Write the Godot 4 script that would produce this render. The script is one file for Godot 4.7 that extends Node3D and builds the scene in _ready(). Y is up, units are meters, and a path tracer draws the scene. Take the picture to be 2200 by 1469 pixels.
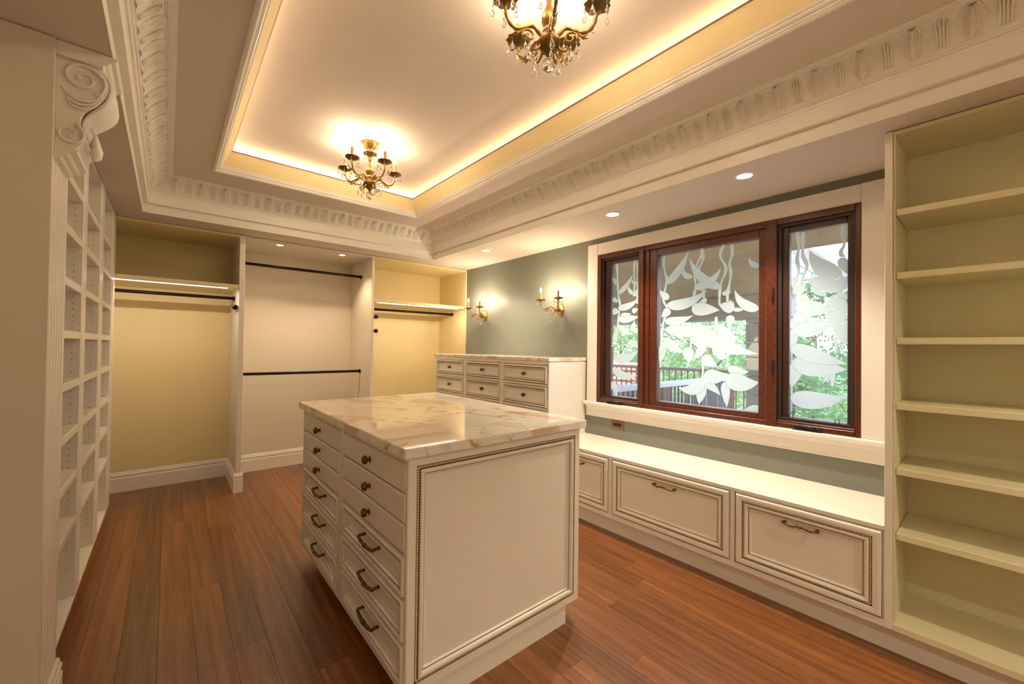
extends Node3D
# A dressing room: cream fitted cupboards, marble-topped island, cove-lit tray ceiling, etched window.
# Metres, y up; the window wall is at +x, the back closets at -z.

const SOFFIT := 2.44          # underside of the dropped border
const MIDCEIL := 2.727        # flat ceiling inside the cornice
const TOPCEIL := 2.94         # ceiling of the lit tray
const WALLX := 3.0835         # window wall
const BACKZ := -5.305         # back wall
const FRONTZ := 1.6           # wall behind the viewpoint
const LEFTX := -0.70          # left wall
const CLOSETZ := -4.62        # front edge of the back closets
const LX := -0.341            # front plane of the left shelves
const SEATX := 2.570          # front plane of window seat and bookcase
# cornice inner rectangle at its foot
const CX0 := -0.172
const CX1 := 2.417
const CZ0 := -4.339
const CZ1 := 0.75
# tray opening at the mid ceiling
const TX0 := 0.239
const TX1 := 1.937
const TZ0 := -3.828
const TZ1 := 0.24

var M := {}
var rng := RandomNumberGenerator.new()

const LAMP := 0.026          # each chandelier bulb
const LAMP_WALL := 0.07       # each sconce bulb
const COVE := 0.12            # cove light per metre

func _ready() -> void:
	rng.seed = 20240
	# --- camera
	var cam := Camera3D.new()
	cam.name = "camera"
	add_child(cam)
	cam.transform = Transform3D(Basis(Vector3(0.7640859, 0.01244476, 0.64499447), Vector3(-0.01728778, 0.99984985, 0.0011883), -Vector3(0.64488284, 0.01205849, -0.76418631)).orthonormalized(), Vector3(0, 1.40782, 0))
	cam.fov = 79.9897
	cam.near = 0.03
	cam.far = 300.0
	cam.current = true
	# --- sky, exposure
	var env := Environment.new()
	env.background_mode = Environment.BG_SKY
	var sky := Sky.new()
	var sm := ProceduralSkyMaterial.new()
	sm.sky_top_color = Color(0.50, 0.66, 0.90)
	sm.sky_horizon_color = Color(0.90, 0.94, 0.98)
	sm.ground_horizon_color = Color(0.62, 0.66, 0.62)
	sm.ground_bottom_color = Color(0.40, 0.44, 0.36)
	sm.sky_energy_multiplier = 1.5
	sm.ground_energy_multiplier = 1.2
	sky.sky_material = sm
	env.sky = sky
	env.tonemap_mode = Environment.TONE_MAPPER_LINEAR
	env.tonemap_exposure = 2.35
	env.sdfgi_enabled = true
	env.ssao_enabled = true
	env.ssil_enabled = true
	var we := WorldEnvironment.new()
	we.name = "environment"
	we.environment = env
	add_child(we)
	# --- sun from behind the house, falling on the trees
	var sun := DirectionalLight3D.new()
	sun.name = "sun"
	add_child(sun)
	sun.look_at_from_position(Vector3.ZERO, Vector3(0.62, -0.70, -0.36))
	sun.light_color = Color(1.0, 0.95, 0.86)
	sun.light_energy = 0.8
	sun.light_angular_distance = 0.6
	sun.shadow_enabled = true
	materials()
	shell()
	window()
	left_shelves()
	closets()
	dresser()
	island()
	window_seat()
	bookcase()
	cove()
	chandelier(Vector3(1.149, TOPCEIL, -3.060), 0.108, "brass crystal chandelier nearer the closets, whole in view")
	chandelier(Vector3(1.151, TOPCEIL, -1.158), 0.946, "brass crystal chandelier nearer the viewer, cut off by the top of the picture")
	sconce(Vector3(WALLX, 1.790, -4.185), "brass two-candle crystal sconce beside the closet, left of the pair")
	sconce(Vector3(WALLX, 1.790, -2.872), "brass two-candle crystal sconce beside the window, right of the pair")
	var warm := Color(1.0, 0.93, 0.82)
	downlight(Vector3(2.600, SOFFIT, -3.530), 0.040, "recessed round downlight over the drawer chest", warm, SPOT, 52.0, "downlights in the dropped ceiling border")
	downlight(Vector3(2.604, SOFFIT, -1.900), 0.045, "recessed round downlight over the left half of the window", warm, SPOT, 52.0, "downlights in the dropped ceiling border")
	downlight(Vector3(2.596, SOFFIT, -0.957), 0.040, "recessed round downlight over the right half of the window", warm, SPOT, 52.0, "downlights in the dropped ceiling border")
	downlight(Vector3(0.856, SOFFIT - 0.022, -4.705), 0.030, "small white recessed light in the middle closet bay, left one", Color(1.0, 0.90, 0.74), SPOT * 0.32, 58.0, "recessed lights in the middle closet bay")
	downlight(Vector3(1.480, SOFFIT - 0.022, -4.735), 0.030, "small white recessed light in the middle closet bay, right one", Color(1.0, 0.90, 0.74), SPOT * 0.32, 58.0, "recessed lights in the middle closet bay")
	for x in [0.45, 1.95]:  # added lamps out of view, to brighten the end wall and island front
		downlight(Vector3(x, SOFFIT, 1.18), 0.040, "added unseen downlight behind the viewpoint, lighting the end wall and island front, %s" % ("left one" if x < 1.0 else "right one"), warm, SPOT * 0.8, 74.0, "downlights in the dropped ceiling border")
	outlet()
	outside()

const SPOT := 1.1             # each recessed downlight

class Shape:
	var t := PackedVector3Array()
	var runs := []            # [first vertex, smooth]
	func smooth(on := true) -> Shape:
		runs.append([t.size(), on])
		return self
	func tri(a: Vector3, b: Vector3, c: Vector3, out: Vector3) -> void:
		if (b - a).cross(c - a).dot(out) > 0.0:
			t.append(a); t.append(c); t.append(b)
		else:
			t.append(a); t.append(b); t.append(c)
	func quad(a: Vector3, b: Vector3, c: Vector3, d: Vector3, out: Vector3) -> void:
		tri(a, b, c, out)
		tri(a, c, d, out)
	func box(lo: Vector3, hi: Vector3, e := 0.0) -> Shape:
		var c := (lo + hi) / 2.0
		var h := (hi - lo) / 2.0
		e = minf(e, minf(h.x, minf(h.y, h.z)) * 0.9)
		for ax in 3:
			for s in [-1.0, 1.0]:
				var n := Vector3.ZERO
				n[ax] = s
				var b := (ax + 1) % 3
				var d := (ax + 2) % 3
				var q := []
				for k in [[-1, -1], [1, -1], [1, 1], [-1, 1]]:
					var p := Vector3.ZERO
					p[ax] = s * h[ax]
					p[b] = k[0] * (h[b] - e)
					p[d] = k[1] * (h[d] - e)
					q.append(c + p)
				quad(q[0], q[1], q[2], q[3], n)
		if e > 0.0:
			for ax in 3:
				var b := (ax + 1) % 3
				var d := (ax + 2) % 3
				for s in [-1.0, 1.0]:
					for u in [-1.0, 1.0]:
						var q := []
						for k in [[0, -1], [0, 1], [1, 1], [1, -1]]:
							var p := Vector3.ZERO
							p[ax] = k[1] * (h[ax] - e)
							p[b] = s * (h[b] - (e if k[0] == 1 else 0.0))
							p[d] = u * (h[d] - (0.0 if k[0] == 1 else e))
							q.append(c + p)
						var n := Vector3.ZERO
						n[b] = s
						n[d] = u
						quad(q[0], q[1], q[2], q[3], n)
			for sx in [-1.0, 1.0]:
				for sy in [-1.0, 1.0]:
					for sz in [-1.0, 1.0]:
						var s := Vector3(sx, sy, sz)
						tri(c + s * Vector3(h.x, h.y - e, h.z - e), c + s * Vector3(h.x - e, h.y, h.z - e), c + s * Vector3(h.x - e, h.y - e, h.z), s)
		return self
	# polygon in (a, b) pushed along c from c0 to c1, the three axes given as directions
	func prism(poly: PackedVector2Array, a: Vector3, b: Vector3, c0: Vector3, c1: Vector3) -> Shape:
		var n := poly.size()
		var along := c1 - c0
		var area := 0.0
		for i in n:
			area += poly[i].cross(poly[(i + 1) % n])
		for i in n:
			var p := poly[i]
			var q := poly[(i + 1) % n]
			var e := (q - p) * (1.0 if area > 0.0 else -1.0)
			var out := a * e.y - b * e.x
			quad(c0 + a * p.x + b * p.y, c0 + a * q.x + b * q.y, c1 + a * q.x + b * q.y, c1 + a * p.x + b * p.y, out)
		var ix := Geometry2D.triangulate_polygon(poly)
		for i in range(0, ix.size(), 3):
			for k in 2:
				var o := c0 if k == 0 else c1
				tri(o + a * poly[ix[i]].x + b * poly[ix[i]].y, o + a * poly[ix[i + 1]].x + b * poly[ix[i + 1]].y, o + a * poly[ix[i + 2]].x + b * poly[ix[i + 2]].y, -along if k == 0 else along)
		return self
	# rectangular moulding: profile of (inset, out); the plane is (u, v), out is towards +z
	func ring(u0: float, v0: float, u1: float, v1: float, prof: Array, filled := false) -> Shape:
		for i in prof.size() - 1:
			var p: Vector2 = prof[i]
			var q: Vector2 = prof[i + 1]
			var pc := [Vector3(u0 + p.x, v0 + p.x, p.y), Vector3(u1 - p.x, v0 + p.x, p.y), Vector3(u1 - p.x, v1 - p.x, p.y), Vector3(u0 + p.x, v1 - p.x, p.y)]
			var qc := [Vector3(u0 + q.x, v0 + q.x, q.y), Vector3(u1 - q.x, v0 + q.x, q.y), Vector3(u1 - q.x, v1 - q.x, q.y), Vector3(u0 + q.x, v1 - q.x, q.y)]
			var inw := [Vector3(0, 1, 0), Vector3(-1, 0, 0), Vector3(0, -1, 0), Vector3(1, 0, 0)]
			for k in 4:
				var n: Vector3 = inw[k] * (p.y - q.y) + Vector3(0, 0, 1) * (q.x - p.x)
				quad(pc[k], pc[(k + 1) % 4], qc[(k + 1) % 4], qc[k], n)
		if filled:
			var e: Vector2 = prof[-1]
			quad(Vector3(u0 + e.x, v0 + e.x, e.y), Vector3(u1 - e.x, v0 + e.x, e.y), Vector3(u1 - e.x, v1 - e.x, e.y), Vector3(u0 + e.x, v1 - e.x, e.y), Vector3(0, 0, 1))
		return self
	# profile of (radius, height) turned about the y axis of xf; lobes scallop the rim
	func lathe(prof: Array, xf := Transform3D.IDENTITY, segs := 16, lobes := 0, deep := 0.0) -> Shape:
		for i in prof.size() - 1:
			var p: Vector2 = prof[i]
			var q: Vector2 = prof[i + 1]
			for k in segs:
				var a := TAU * k / segs
				var b := TAU * (k + 1) / segs
				var fa := 1.0 + deep * cos(a * lobes) if lobes > 0 else 1.0
				var fb := 1.0 + deep * cos(b * lobes) if lobes > 0 else 1.0
				var A := Vector3(cos(a), 0, sin(a))
				var B := Vector3(cos(b), 0, sin(b))
				var m := (A + B) * 0.5
				var out := m * (p.y - q.y) + Vector3(0, q.x - p.x, 0)
				var v := [A * p.x * fa + Vector3(0, p.y, 0), B * p.x * fb + Vector3(0, p.y, 0), B * q.x * fb + Vector3(0, q.y, 0), A * q.x * fa + Vector3(0, q.y, 0)]
				out = xf.basis * out
				if p.x > 1e-6:
					tri(xf * v[0], xf * v[1], xf * v[2], out)
				if q.x > 1e-6:
					tri(xf * v[0], xf * v[2], xf * v[3], out)
		return self
	# round bar along points, one radius each
	func tube(pts: Array, rad: Array, segs := 8, flat := 1.0) -> Shape:
		var n := pts.size()
		var side := Vector3.ZERO
		var rings := []
		for i in n:
			var d: Vector3 = (pts[mini(i + 1, n - 1)] - pts[maxi(i - 1, 0)]).normalized()
			if i == 0:
				side = d.cross(Vector3.UP if absf(d.y) < 0.9 else Vector3.RIGHT).normalized()
			side = (side - d * side.dot(d)).normalized()
			var up := d.cross(side)
			var r: float = rad[i] if i < rad.size() else rad[-1]
			var ring_ := []
			for k in segs:
				var a := TAU * k / segs
				ring_.append(pts[i] + side * cos(a) * r + up * sin(a) * r * flat)
			rings.append(ring_)
		for i in n - 1:
			for k in segs:
				var j := (k + 1) % segs
				var out: Vector3 = rings[i][k] + rings[i][j] - pts[i] * 2.0
				quad(rings[i][k], rings[i][j], rings[i + 1][j], rings[i + 1][k], out)
		for e in [0, n - 1]:
			var out: Vector3 = pts[e] - pts[1 if e == 0 else n - 2]
			for k in range(1, segs - 1):
				tri(rings[e][0], rings[e][k], rings[e][k + 1], out)
		return self
	func ball(c: Vector3, r: Vector3, segs := 10, rows := 6) -> Shape:
		var prof := []
		for i in rows + 1:
			var a := PI * i / rows
			prof.append(Vector2(sin(a), cos(a)))
		prof.reverse()
		prof[0].x = 0.0
		prof[-1].x = 0.0
		prof.reverse()
		return lathe(prof, Transform3D(Basis.from_scale(r), c), segs)
	func mesh() -> ArrayMesh:
		var st := SurfaceTool.new()
		st.begin(Mesh.PRIMITIVE_TRIANGLES)
		st.set_smooth_group(-1)
		var at := 0
		for i in t.size():
			while at < runs.size() and runs[at][0] <= i:
				st.set_smooth_group(0 if runs[at][1] else -1)
				at += 1
			st.add_vertex(t[i])
		st.generate_normals()
		st.index()
		return st.commit()

func v2(a: Array) -> Array:
	var out := []
	for i in range(0, a.size(), 2):
		out.append(Vector2(a[i], a[i + 1]))
	return out

func poly(a: Array) -> PackedVector2Array:
	return PackedVector2Array(v2(a))

# points spread evenly along a smooth curve through the given ones
func along(pts: Array, n: int) -> Array:
	var c := Curve3D.new()
	c.bake_interval = 0.002
	for i in pts.size():
		var d: Vector3 = (pts[mini(i + 1, pts.size() - 1)] - pts[maxi(i - 1, 0)]) / 6.0
		c.add_point(pts[i], -d, d)
	var out := []
	for i in n + 1:
		out.append(c.sample_baked(c.get_baked_length() * i / n, true))
	return out

func taper(rad: Array, n: int) -> Array:
	var out := []
	for i in n + 1:
		var u := float(i) / n * (rad.size() - 1)
		var k := mini(int(u), rad.size() - 2)
		out.append(lerpf(rad[k], rad[k + 1], u - k))
	return out

func numbered(called: String, under: Node) -> String:
	if not under.has_node(called):
		return called
	var k := 1
	while under.has_node("%s_%03d" % [called, k]):
		k += 1
	return "%s_%03d" % [called, k]

func tag(o: Node, label := "", category := "", group := "", kind := "") -> void:
	if label: o.set_meta("label", label)
	if category: o.set_meta("category", category)
	if group: o.set_meta("group", group)
	if kind: o.set_meta("kind", kind)

func thing(called: String, label: String, category: String, at := Vector3.ZERO, group := "") -> Node3D:
	var o := Node3D.new()
	o.name = numbered(called, self)
	add_child(o)
	o.position = at
	tag(o, label, category, group)
	return o

func setting(called: String) -> Node3D:
	var o := Node3D.new()
	o.name = called
	add_child(o)
	o.set_meta("kind", "structure")
	return o

# a mesh under a thing, its place given in room coordinates
func part(called: String, s, m: Material, under: Node3D, xf := Transform3D.IDENTITY, kind := "") -> MeshInstance3D:
	var o := MeshInstance3D.new()
	o.mesh = s.mesh() if s is Shape else s
	o.material_override = m
	o.name = numbered(called, under)
	under.add_child(o)
	if under != self:
		o.global_transform = xf
	else:
		o.transform = xf
	if kind: o.set_meta("kind", kind)
	return o

# a mesh in its parent's own coordinates
func piece(called: String, s, m: Material, under: Node3D, xf := Transform3D.IDENTITY, kind := "") -> MeshInstance3D:
	var o := MeshInstance3D.new()
	o.mesh = s.mesh() if s is Shape else s
	o.material_override = m
	o.name = numbered(called, under)
	under.add_child(o)
	o.transform = xf
	if kind: o.set_meta("kind", kind)
	return o

func copy(o: Node3D, at: Vector3, label: String) -> Node3D:
	var c: Node3D = o.duplicate()
	c.name = numbered(String(o.name), self)
	add_child(c)
	c.position = at
	c.set_meta("label", label)
	return c

# planes to build on: local x and y lie in the face, local z points out of it
func facing_room(at: Vector3) -> Transform3D:      # looks towards -x
	return Transform3D(Basis(Vector3(0, 0, 1), Vector3(0, 1, 0), Vector3(-1, 0, 0)), at)
func facing_right(at: Vector3) -> Transform3D:     # looks towards +x
	return Transform3D(Basis(Vector3(0, 0, -1), Vector3(0, 1, 0), Vector3(1, 0, 0)), at)
func facing_front(at: Vector3) -> Transform3D:     # looks towards +z
	return Transform3D(Basis(Vector3(1, 0, 0), Vector3(0, 1, 0), Vector3(0, 0, 1)), at)
func facing_down(at: Vector3) -> Transform3D:      # local x = x, local y = z, out = -y
	return Transform3D(Basis(Vector3(1, 0, 0), Vector3(0, 0, 1), Vector3(0, -1, 0)), at)

func mat(html: String, rough := 0.5, metal := 0.0) -> StandardMaterial3D:
	var m := StandardMaterial3D.new()
	m.albedo_color = Color.html(html)
	m.roughness = rough
	m.metallic = metal
	return m

func glow(c: Color, power: float) -> StandardMaterial3D:
	var m := mat("fff4e0", 0.5)
	m.emission_enabled = true
	m.emission = c
	m.emission_energy_multiplier = power
	return m

func noise(sd: int, freq: float, oct := 4) -> FastNoiseLite:
	var n := FastNoiseLite.new()
	n.seed = sd
	n.noise_type = FastNoiseLite.TYPE_SIMPLEX_SMOOTH
	n.frequency = freq
	n.fractal_octaves = oct
	return n

# straight-grained hardwood: u across the board, v along it
func wood_image(sd: int, dark: Color, mid: Color, light: Color) -> Image:
	var W := 256
	var H := 512
	var im := Image.create(W, H, true, Image.FORMAT_RGB8)
	var warp := noise(sd, 1.0, 3)
	var pore := noise(sd + 7, 1.0, 2)
	var tone := noise(sd + 13, 1.0, 2)
	for y in H:
		var ca := cos(TAU * y / H) * 0.55
		var sa := sin(TAU * y / H) * 0.55
		for x in W:
			var u := float(x) / W
			var cu := cos(TAU * u) * 0.5
			var su := sin(TAU * u) * 0.5
			var w := warp.get_noise_3d(cu * 2.2 + ca, su * 2.2 + sa, ca * 1.4)
			var ringv := 0.5 + 0.5 * sin(TAU * (u * 9.0 + w * 5.5))
			var p := pore.get_noise_3d(cu * 60.0, su * 60.0, sa * 5.0 + ca * 5.0)
			var g := tone.get_noise_3d(cu * 3.0 + sa, su * 3.0, ca)
			var f := clampf(0.5 + 0.22 * (ringv - 0.5) + 0.20 * p + 0.42 * g, 0.0, 1.0)
			var c := dark.lerp(mid, f * 2.0) if f < 0.5 else mid.lerp(light, f * 2.0 - 1.0)
			im.set_pixel(x, y, c)
	im.generate_mipmaps()
	return im

# white marble with long gold and grey veins running along v
func marble_image() -> Image:
	var N := 768
	var im := Image.create(N, N, true, Image.FORMAT_RGB8)
	var a := noise(3, 1.0, 4)
	var b := noise(11, 1.0, 4)
	var c := noise(29, 1.0, 3)
	var white := Color.html("f2ece4")
	var gold := Color.html("b78c54")
	var grey := Color.html("a99a88")
	for y in N:
		for x in N:
			var u := 1.75 * x / N
			var v := 1.75 * y / N
			var s := u - v * 0.42          # veins drift sideways as they run
			var q := v + u * 0.3
			var w := a.get_noise_2d(s * 1.7, q * 1.0) * 0.55 + b.get_noise_2d(s * 5.0, q * 4.0) * 0.07
			var l1 := absf(fposmod((s + w) * 3.0, 1.0) - 0.5) * 2.0
			var gate := smoothstep(-0.12, 0.30, c.get_noise_2d(s * 2.4 + 9.0, q * 1.1))
			var thin := pow(clampf(1.0 - l1 * 7.5, 0.0, 1.0), 1.3) * gate
			var halo := pow(clampf(1.0 - l1 * 2.2, 0.0, 1.0), 2.0) * gate * 0.35
			var w2 := b.get_noise_2d(s * 1.2 + 4.0, q * 1.6 + 2.0) * 0.5
			var l2 := absf(fposmod((q * 0.8 + s * 0.9 + w2) * 1.6, 1.0) - 0.5) * 2.0
			var g2 := smoothstep(0.02, 0.35, a.get_noise_2d(s * 1.3 - 7.0, q * 1.9))
			var cross := pow(clampf(1.0 - l2 * 14.0, 0.0, 1.0), 1.5) * g2 * 0.6
			var patch := smoothstep(0.28, 0.46, b.get_noise_2d(s * 2.6 - 3.0, q * 1.1 + 5.0)) * 0.55
			var col := white.lerp(gold, clampf(thin * 0.75 + halo + patch * 0.7, 0.0, 0.9))
			col = col.lerp(grey, clampf(cross + thin * 0.2, 0.0, 0.7))
			im.set_pixel(x, y, col)
	im.generate_mipmaps()
	return im

func materials() -> void:
	M.cream = mat("eee8de", 0.38)              # painted cupboards
	M.cream.clearcoat_enabled = true
	M.cream.clearcoat = 0.25
	M.cream.clearcoat_roughness = 0.25
	M.almond = mat("ebd9a6", 0.45)             # closet insides, the side bays' warm light put into the yellow
	M.ivory = mat("e6dfba", 0.45)             # bookcase lining
	M.white = mat("eee8df", 0.4)               # mouldings, window casing, baseboards
	M.wall = mat("e0d6c6", 0.75)
	M.ceil = mat("d6c9bc", 0.85)
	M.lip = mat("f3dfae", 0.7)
	M.lipedge = mat("9a6f42", 0.6)
	M.sage = mat("7d8076", 0.5)
	M.glaze = mat("6b4a2c", 0.55)              # brown antiquing in the grooves
	M.bead = mat("d8c9a4", 0.4)
	M.dark = mat("2a1f1a", 0.35, 0.6)          # oil-rubbed bronze rods
	M.bronze = mat("6e5431", 0.36, 0.85)       # antique drawer pulls
	M.brass = mat("a5814c", 0.38, 0.9)        # chandelier castings
	M.oldbrass = mat("7d6238", 0.45, 0.85)
	M.sleeve = mat("d79a58", 0.5)
	M.steel = mat("b8b4ac", 0.3, 0.9)
	M.screen = mat("3a3230", 0.5, 0.3)
	M.sashdark = mat("41261e", 0.4)
	M.black = mat("15100e", 0.5)
	M.outlet = mat("8a6250", 0.4, 0.6)
	M.hole = mat("3a2f25", 0.8)
	M.crystal = mat("ffffff", 0.0)
	M.crystal.albedo_color.a = 0.03
	M.crystal.refraction_enabled = true
	M.crystal.refraction_scale = 0.05
	M.bulb = glow(Color(1.0, 0.86, 0.66), 8.0)
	M.led = glow(Color(0.96, 0.94, 1.0), 3.0)
	M.cove = glow(Color(1.0, 0.84, 0.58), 2.0)
	M.lens = glow(Color(1.0, 0.90, 0.82), 5.0)
	M.glass = mat("eef6f4", 0.0)
	M.glass.transparency = BaseMaterial3D.TRANSPARENCY_ALPHA
	M.glass.albedo_color.a = 0.06
	M.etch = mat("d4ecf4", 0.9)
	M.etch.backlight_enabled = true
	M.etch.backlight = Color(0.82, 0.82, 0.82)
	# hardwood boards in eight cuts
	var shades := [["573117", "824e27", "9d6534"], ["603718", "89532a", "a66b38"]]
	for k in 2:
		var tx := ImageTexture.create_from_image(wood_image(40 + k, Color.html(shades[k][0]), Color.html(shades[k][1]), Color.html(shades[k][2])))
		for j in 5:
			var m := StandardMaterial3D.new()
			m.albedo_texture = tx
			m.albedo_color = Color(1, 1, 1).darkened([0.0, 0.06, 0.13, 0.03, 0.09][j])
			m.uv1_triplanar = true
			m.uv1_world_triplanar = true
			m.uv1_scale = Vector3(3.1, 3.1, 0.34)
			m.uv1_offset = Vector3(0.13 * j + 0.37 * k, 0.2, 0.29 * j + 0.11 * k)
			m.roughness = 0.34
			m.clearcoat_enabled = true
			m.clearcoat = 0.35
			m.clearcoat_roughness = 0.18
			M["board%d" % (k * 5 + j)] = m
	var mah := ImageTexture.create_from_image(wood_image(71, Color.html("3a1a10"), Color.html("5c2c1a"), Color.html("6f3a24")))
	for d in ["up", "along"]:
		var m := StandardMaterial3D.new()
		m.albedo_texture = mah
		m.uv1_triplanar = true
		m.uv1_world_triplanar = true
		m.uv1_scale = Vector3(9, 9, 9)
		m.roughness = 0.3
		M["mahogany_" + d] = m
	M.marble = StandardMaterial3D.new()
	M.marble.albedo_texture = ImageTexture.create_from_image(marble_image())
	M.marble.uv1_triplanar = true
	M.marble.uv1_world_triplanar = true
	M.marble.uv1_scale = Vector3.ONE / 1.75
	M.marble.uv1_offset = Vector3(0.62, 0.1, 0.71)
	M.marble.roughness = 0.04
	# outside
	M.stone = mat("a39b92", 0.9)
	M.eave = mat("cfa878", 0.8)
	M.deck = mat("b8aa9a", 0.8)
	M.railbrown = mat("4c2a28", 0.5)
	M.railwhite = mat("d8d6d2", 0.5)
	M.baluster = mat("1e3048", 0.5)
	M.tile = mat("c08a70", 0.8)
	M.bark = mat("6b5a48", 0.9)
	M.lawn = mat("7f9a5a", 0.9)
	M.leaf = []
	for h in ["567c5a", "7c9e6e", "426852"]:
		var m := mat(h, 0.6)
		m.backlight_enabled = true
		m.backlight = Color(0.6, 0.7, 0.4)
		M.leaf.append(m)

# ------------------------------------------------------------------ the room

func shell() -> void:
	var f := setting("floor")
	part("subfloor", Shape.new().box(Vector3(LEFTX - 0.2, -0.12, BACKZ - 0.2), Vector3(WALLX + 0.2, -0.019, FRONTZ + 0.2)), M.deck, f)
	var w := 0.1335
	var x := -0.68
	var col := 0
	while x < 2.66:
		var z := BACKZ - 0.02 - rng.randf() * 1.6
		while z < FRONTZ:
			var l := 1.3 + rng.randf() * 1.3
			var z0 := maxf(z, BACKZ)
			var z1 := minf(z + l, FRONTZ)
			if z1 - z0 > 0.05:
				part("plank", Shape.new().box(Vector3(x + 0.0003, -0.018, z0 + 0.0003), Vector3(x + w - 0.0003, rng.randf() * 0.0003, z1 - 0.0003), 0.0006), M["board%d" % rng.randi_range(0, 9)], f)
			z += l
		x += w
		col += 1
	# walls
	var s := Shape.new()
	var wt := 0.2
	var o0 := Vector2(-2.40, 0.905)       # window opening (z, y)
	var o1 := Vector2(-0.50, 2.277)
	s.box(Vector3(WALLX, -0.1, BACKZ), Vector3(WALLX + wt, 3.1, o0.x))
	s.box(Vector3(WALLX, -0.1, o1.x), Vector3(WALLX + wt, 3.1, FRONTZ))
	s.box(Vector3(WALLX, -0.1, o0.x), Vector3(WALLX + wt, o0.y, o1.x))
	s.box(Vector3(WALLX, o1.y, o0.x), Vector3(WALLX + wt, 3.1, o1.x))
	tag(part("wall_right", s, M.sage, self), "", "", "", "structure")
	tag(part("wall_back", Shape.new().box(Vector3(LEFTX - wt, -0.1, BACKZ - wt), Vector3(WALLX + wt, 3.1, BACKZ)), M.wall, self), "", "", "", "structure")
	tag(part("wall_left", Shape.new().box(Vector3(LEFTX - wt, -0.1, BACKZ), Vector3(LEFTX, 3.1, FRONTZ)), M.wall, self), "", "", "", "structure")
	tag(part("wall_front", Shape.new().box(Vector3(LEFTX - wt, -0.1, FRONTZ), Vector3(WALLX + wt, 3.1, FRONTZ + wt)), M.wall, self), "", "", "", "structure")
	# ceiling: dropped border, flat middle, tray
	var c := setting("ceiling")
	s = Shape.new()
	s.box(Vector3(LEFTX, SOFFIT, BACKZ), Vector3(CX0, 2.80, FRONTZ))
	s.box(Vector3(CX1, SOFFIT, BACKZ), Vector3(WALLX, 2.80, FRONTZ))
	s.box(Vector3(CX0, SOFFIT, BACKZ), Vector3(CX1, 2.80, CZ0))
	s.box(Vector3(CX0, SOFFIT, CZ1), Vector3(CX1, 2.80, FRONTZ))
	part("dropped_border", s, M.ceil, c)
	s = Shape.new()
	s.box(Vector3(CX0, MIDCEIL, CZ0), Vector3(TX0, MIDCEIL + 0.04, CZ1))
	s.box(Vector3(TX1, MIDCEIL, CZ0), Vector3(CX1, MIDCEIL + 0.04, CZ1))
	s.box(Vector3(TX0, MIDCEIL, CZ0), Vector3(TX1, MIDCEIL + 0.04, TZ0))
	s.box(Vector3(TX0, MIDCEIL, TZ1), Vector3(TX1, MIDCEIL + 0.04, CZ1))
	part("flat_ceiling", s, M.ceil, c)
	part("tray_ceiling", Shape.new().box(Vector3(LEFTX - wt, TOPCEIL, BACKZ - wt), Vector3(WALLX + wt, TOPCEIL + 0.16, FRONTZ + wt)), M.ceil, c)
	# walls behind the cove ledge, a hand's breadth outside the opening
	s = Shape.new()
	var g := 0.11
	s.box(Vector3(TX0 - g - 0.03, MIDCEIL + 0.04, TZ0 - g), Vector3(TX0 - g, TOPCEIL, TZ1 + g))
	s.box(Vector3(TX1 + g, MIDCEIL + 0.04, TZ0 - g), Vector3(TX1 + g + 0.03, TOPCEIL, TZ1 + g))
	s.box(Vector3(TX0 - g, MIDCEIL + 0.04, TZ0 - g - 0.03), Vector3(TX1 + g, TOPCEIL, TZ0 - g))
	s.box(Vector3(TX0 - g, MIDCEIL + 0.04, TZ1 + g), Vector3(TX1 + g, TOPCEIL, TZ1 + g + 0.03))
	part("cove_wall", s, M.ceil, c)
	# the raised lip that hides the cove lights
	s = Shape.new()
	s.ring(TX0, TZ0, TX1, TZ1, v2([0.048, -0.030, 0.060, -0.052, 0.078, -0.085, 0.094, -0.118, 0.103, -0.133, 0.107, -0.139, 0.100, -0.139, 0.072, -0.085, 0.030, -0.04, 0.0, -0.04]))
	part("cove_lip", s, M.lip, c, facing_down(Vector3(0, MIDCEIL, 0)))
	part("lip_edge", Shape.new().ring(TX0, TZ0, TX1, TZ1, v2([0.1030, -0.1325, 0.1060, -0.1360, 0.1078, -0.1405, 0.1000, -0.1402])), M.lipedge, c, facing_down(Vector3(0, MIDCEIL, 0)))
	s = Shape.new()
	s.ring(TX0, TZ0, TX1, TZ1, v2([-0.004, 0.0, 0.0, 0.010, 0.004, 0.014, 0.012, 0.015, 0.019, 0.011, 0.022, 0.004, 0.026, 0.004, 0.027, -0.004, 0.034, -0.006, 0.039, -0.012, 0.040, -0.020, 0.045, -0.021, 0.049, -0.031]))
	tag(part("trim_1", s.smooth(false), M.white, self, facing_down(Vector3(0, MIDCEIL, 0))), "", "", "", "structure")
	cornice()
	baseboards()

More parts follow.
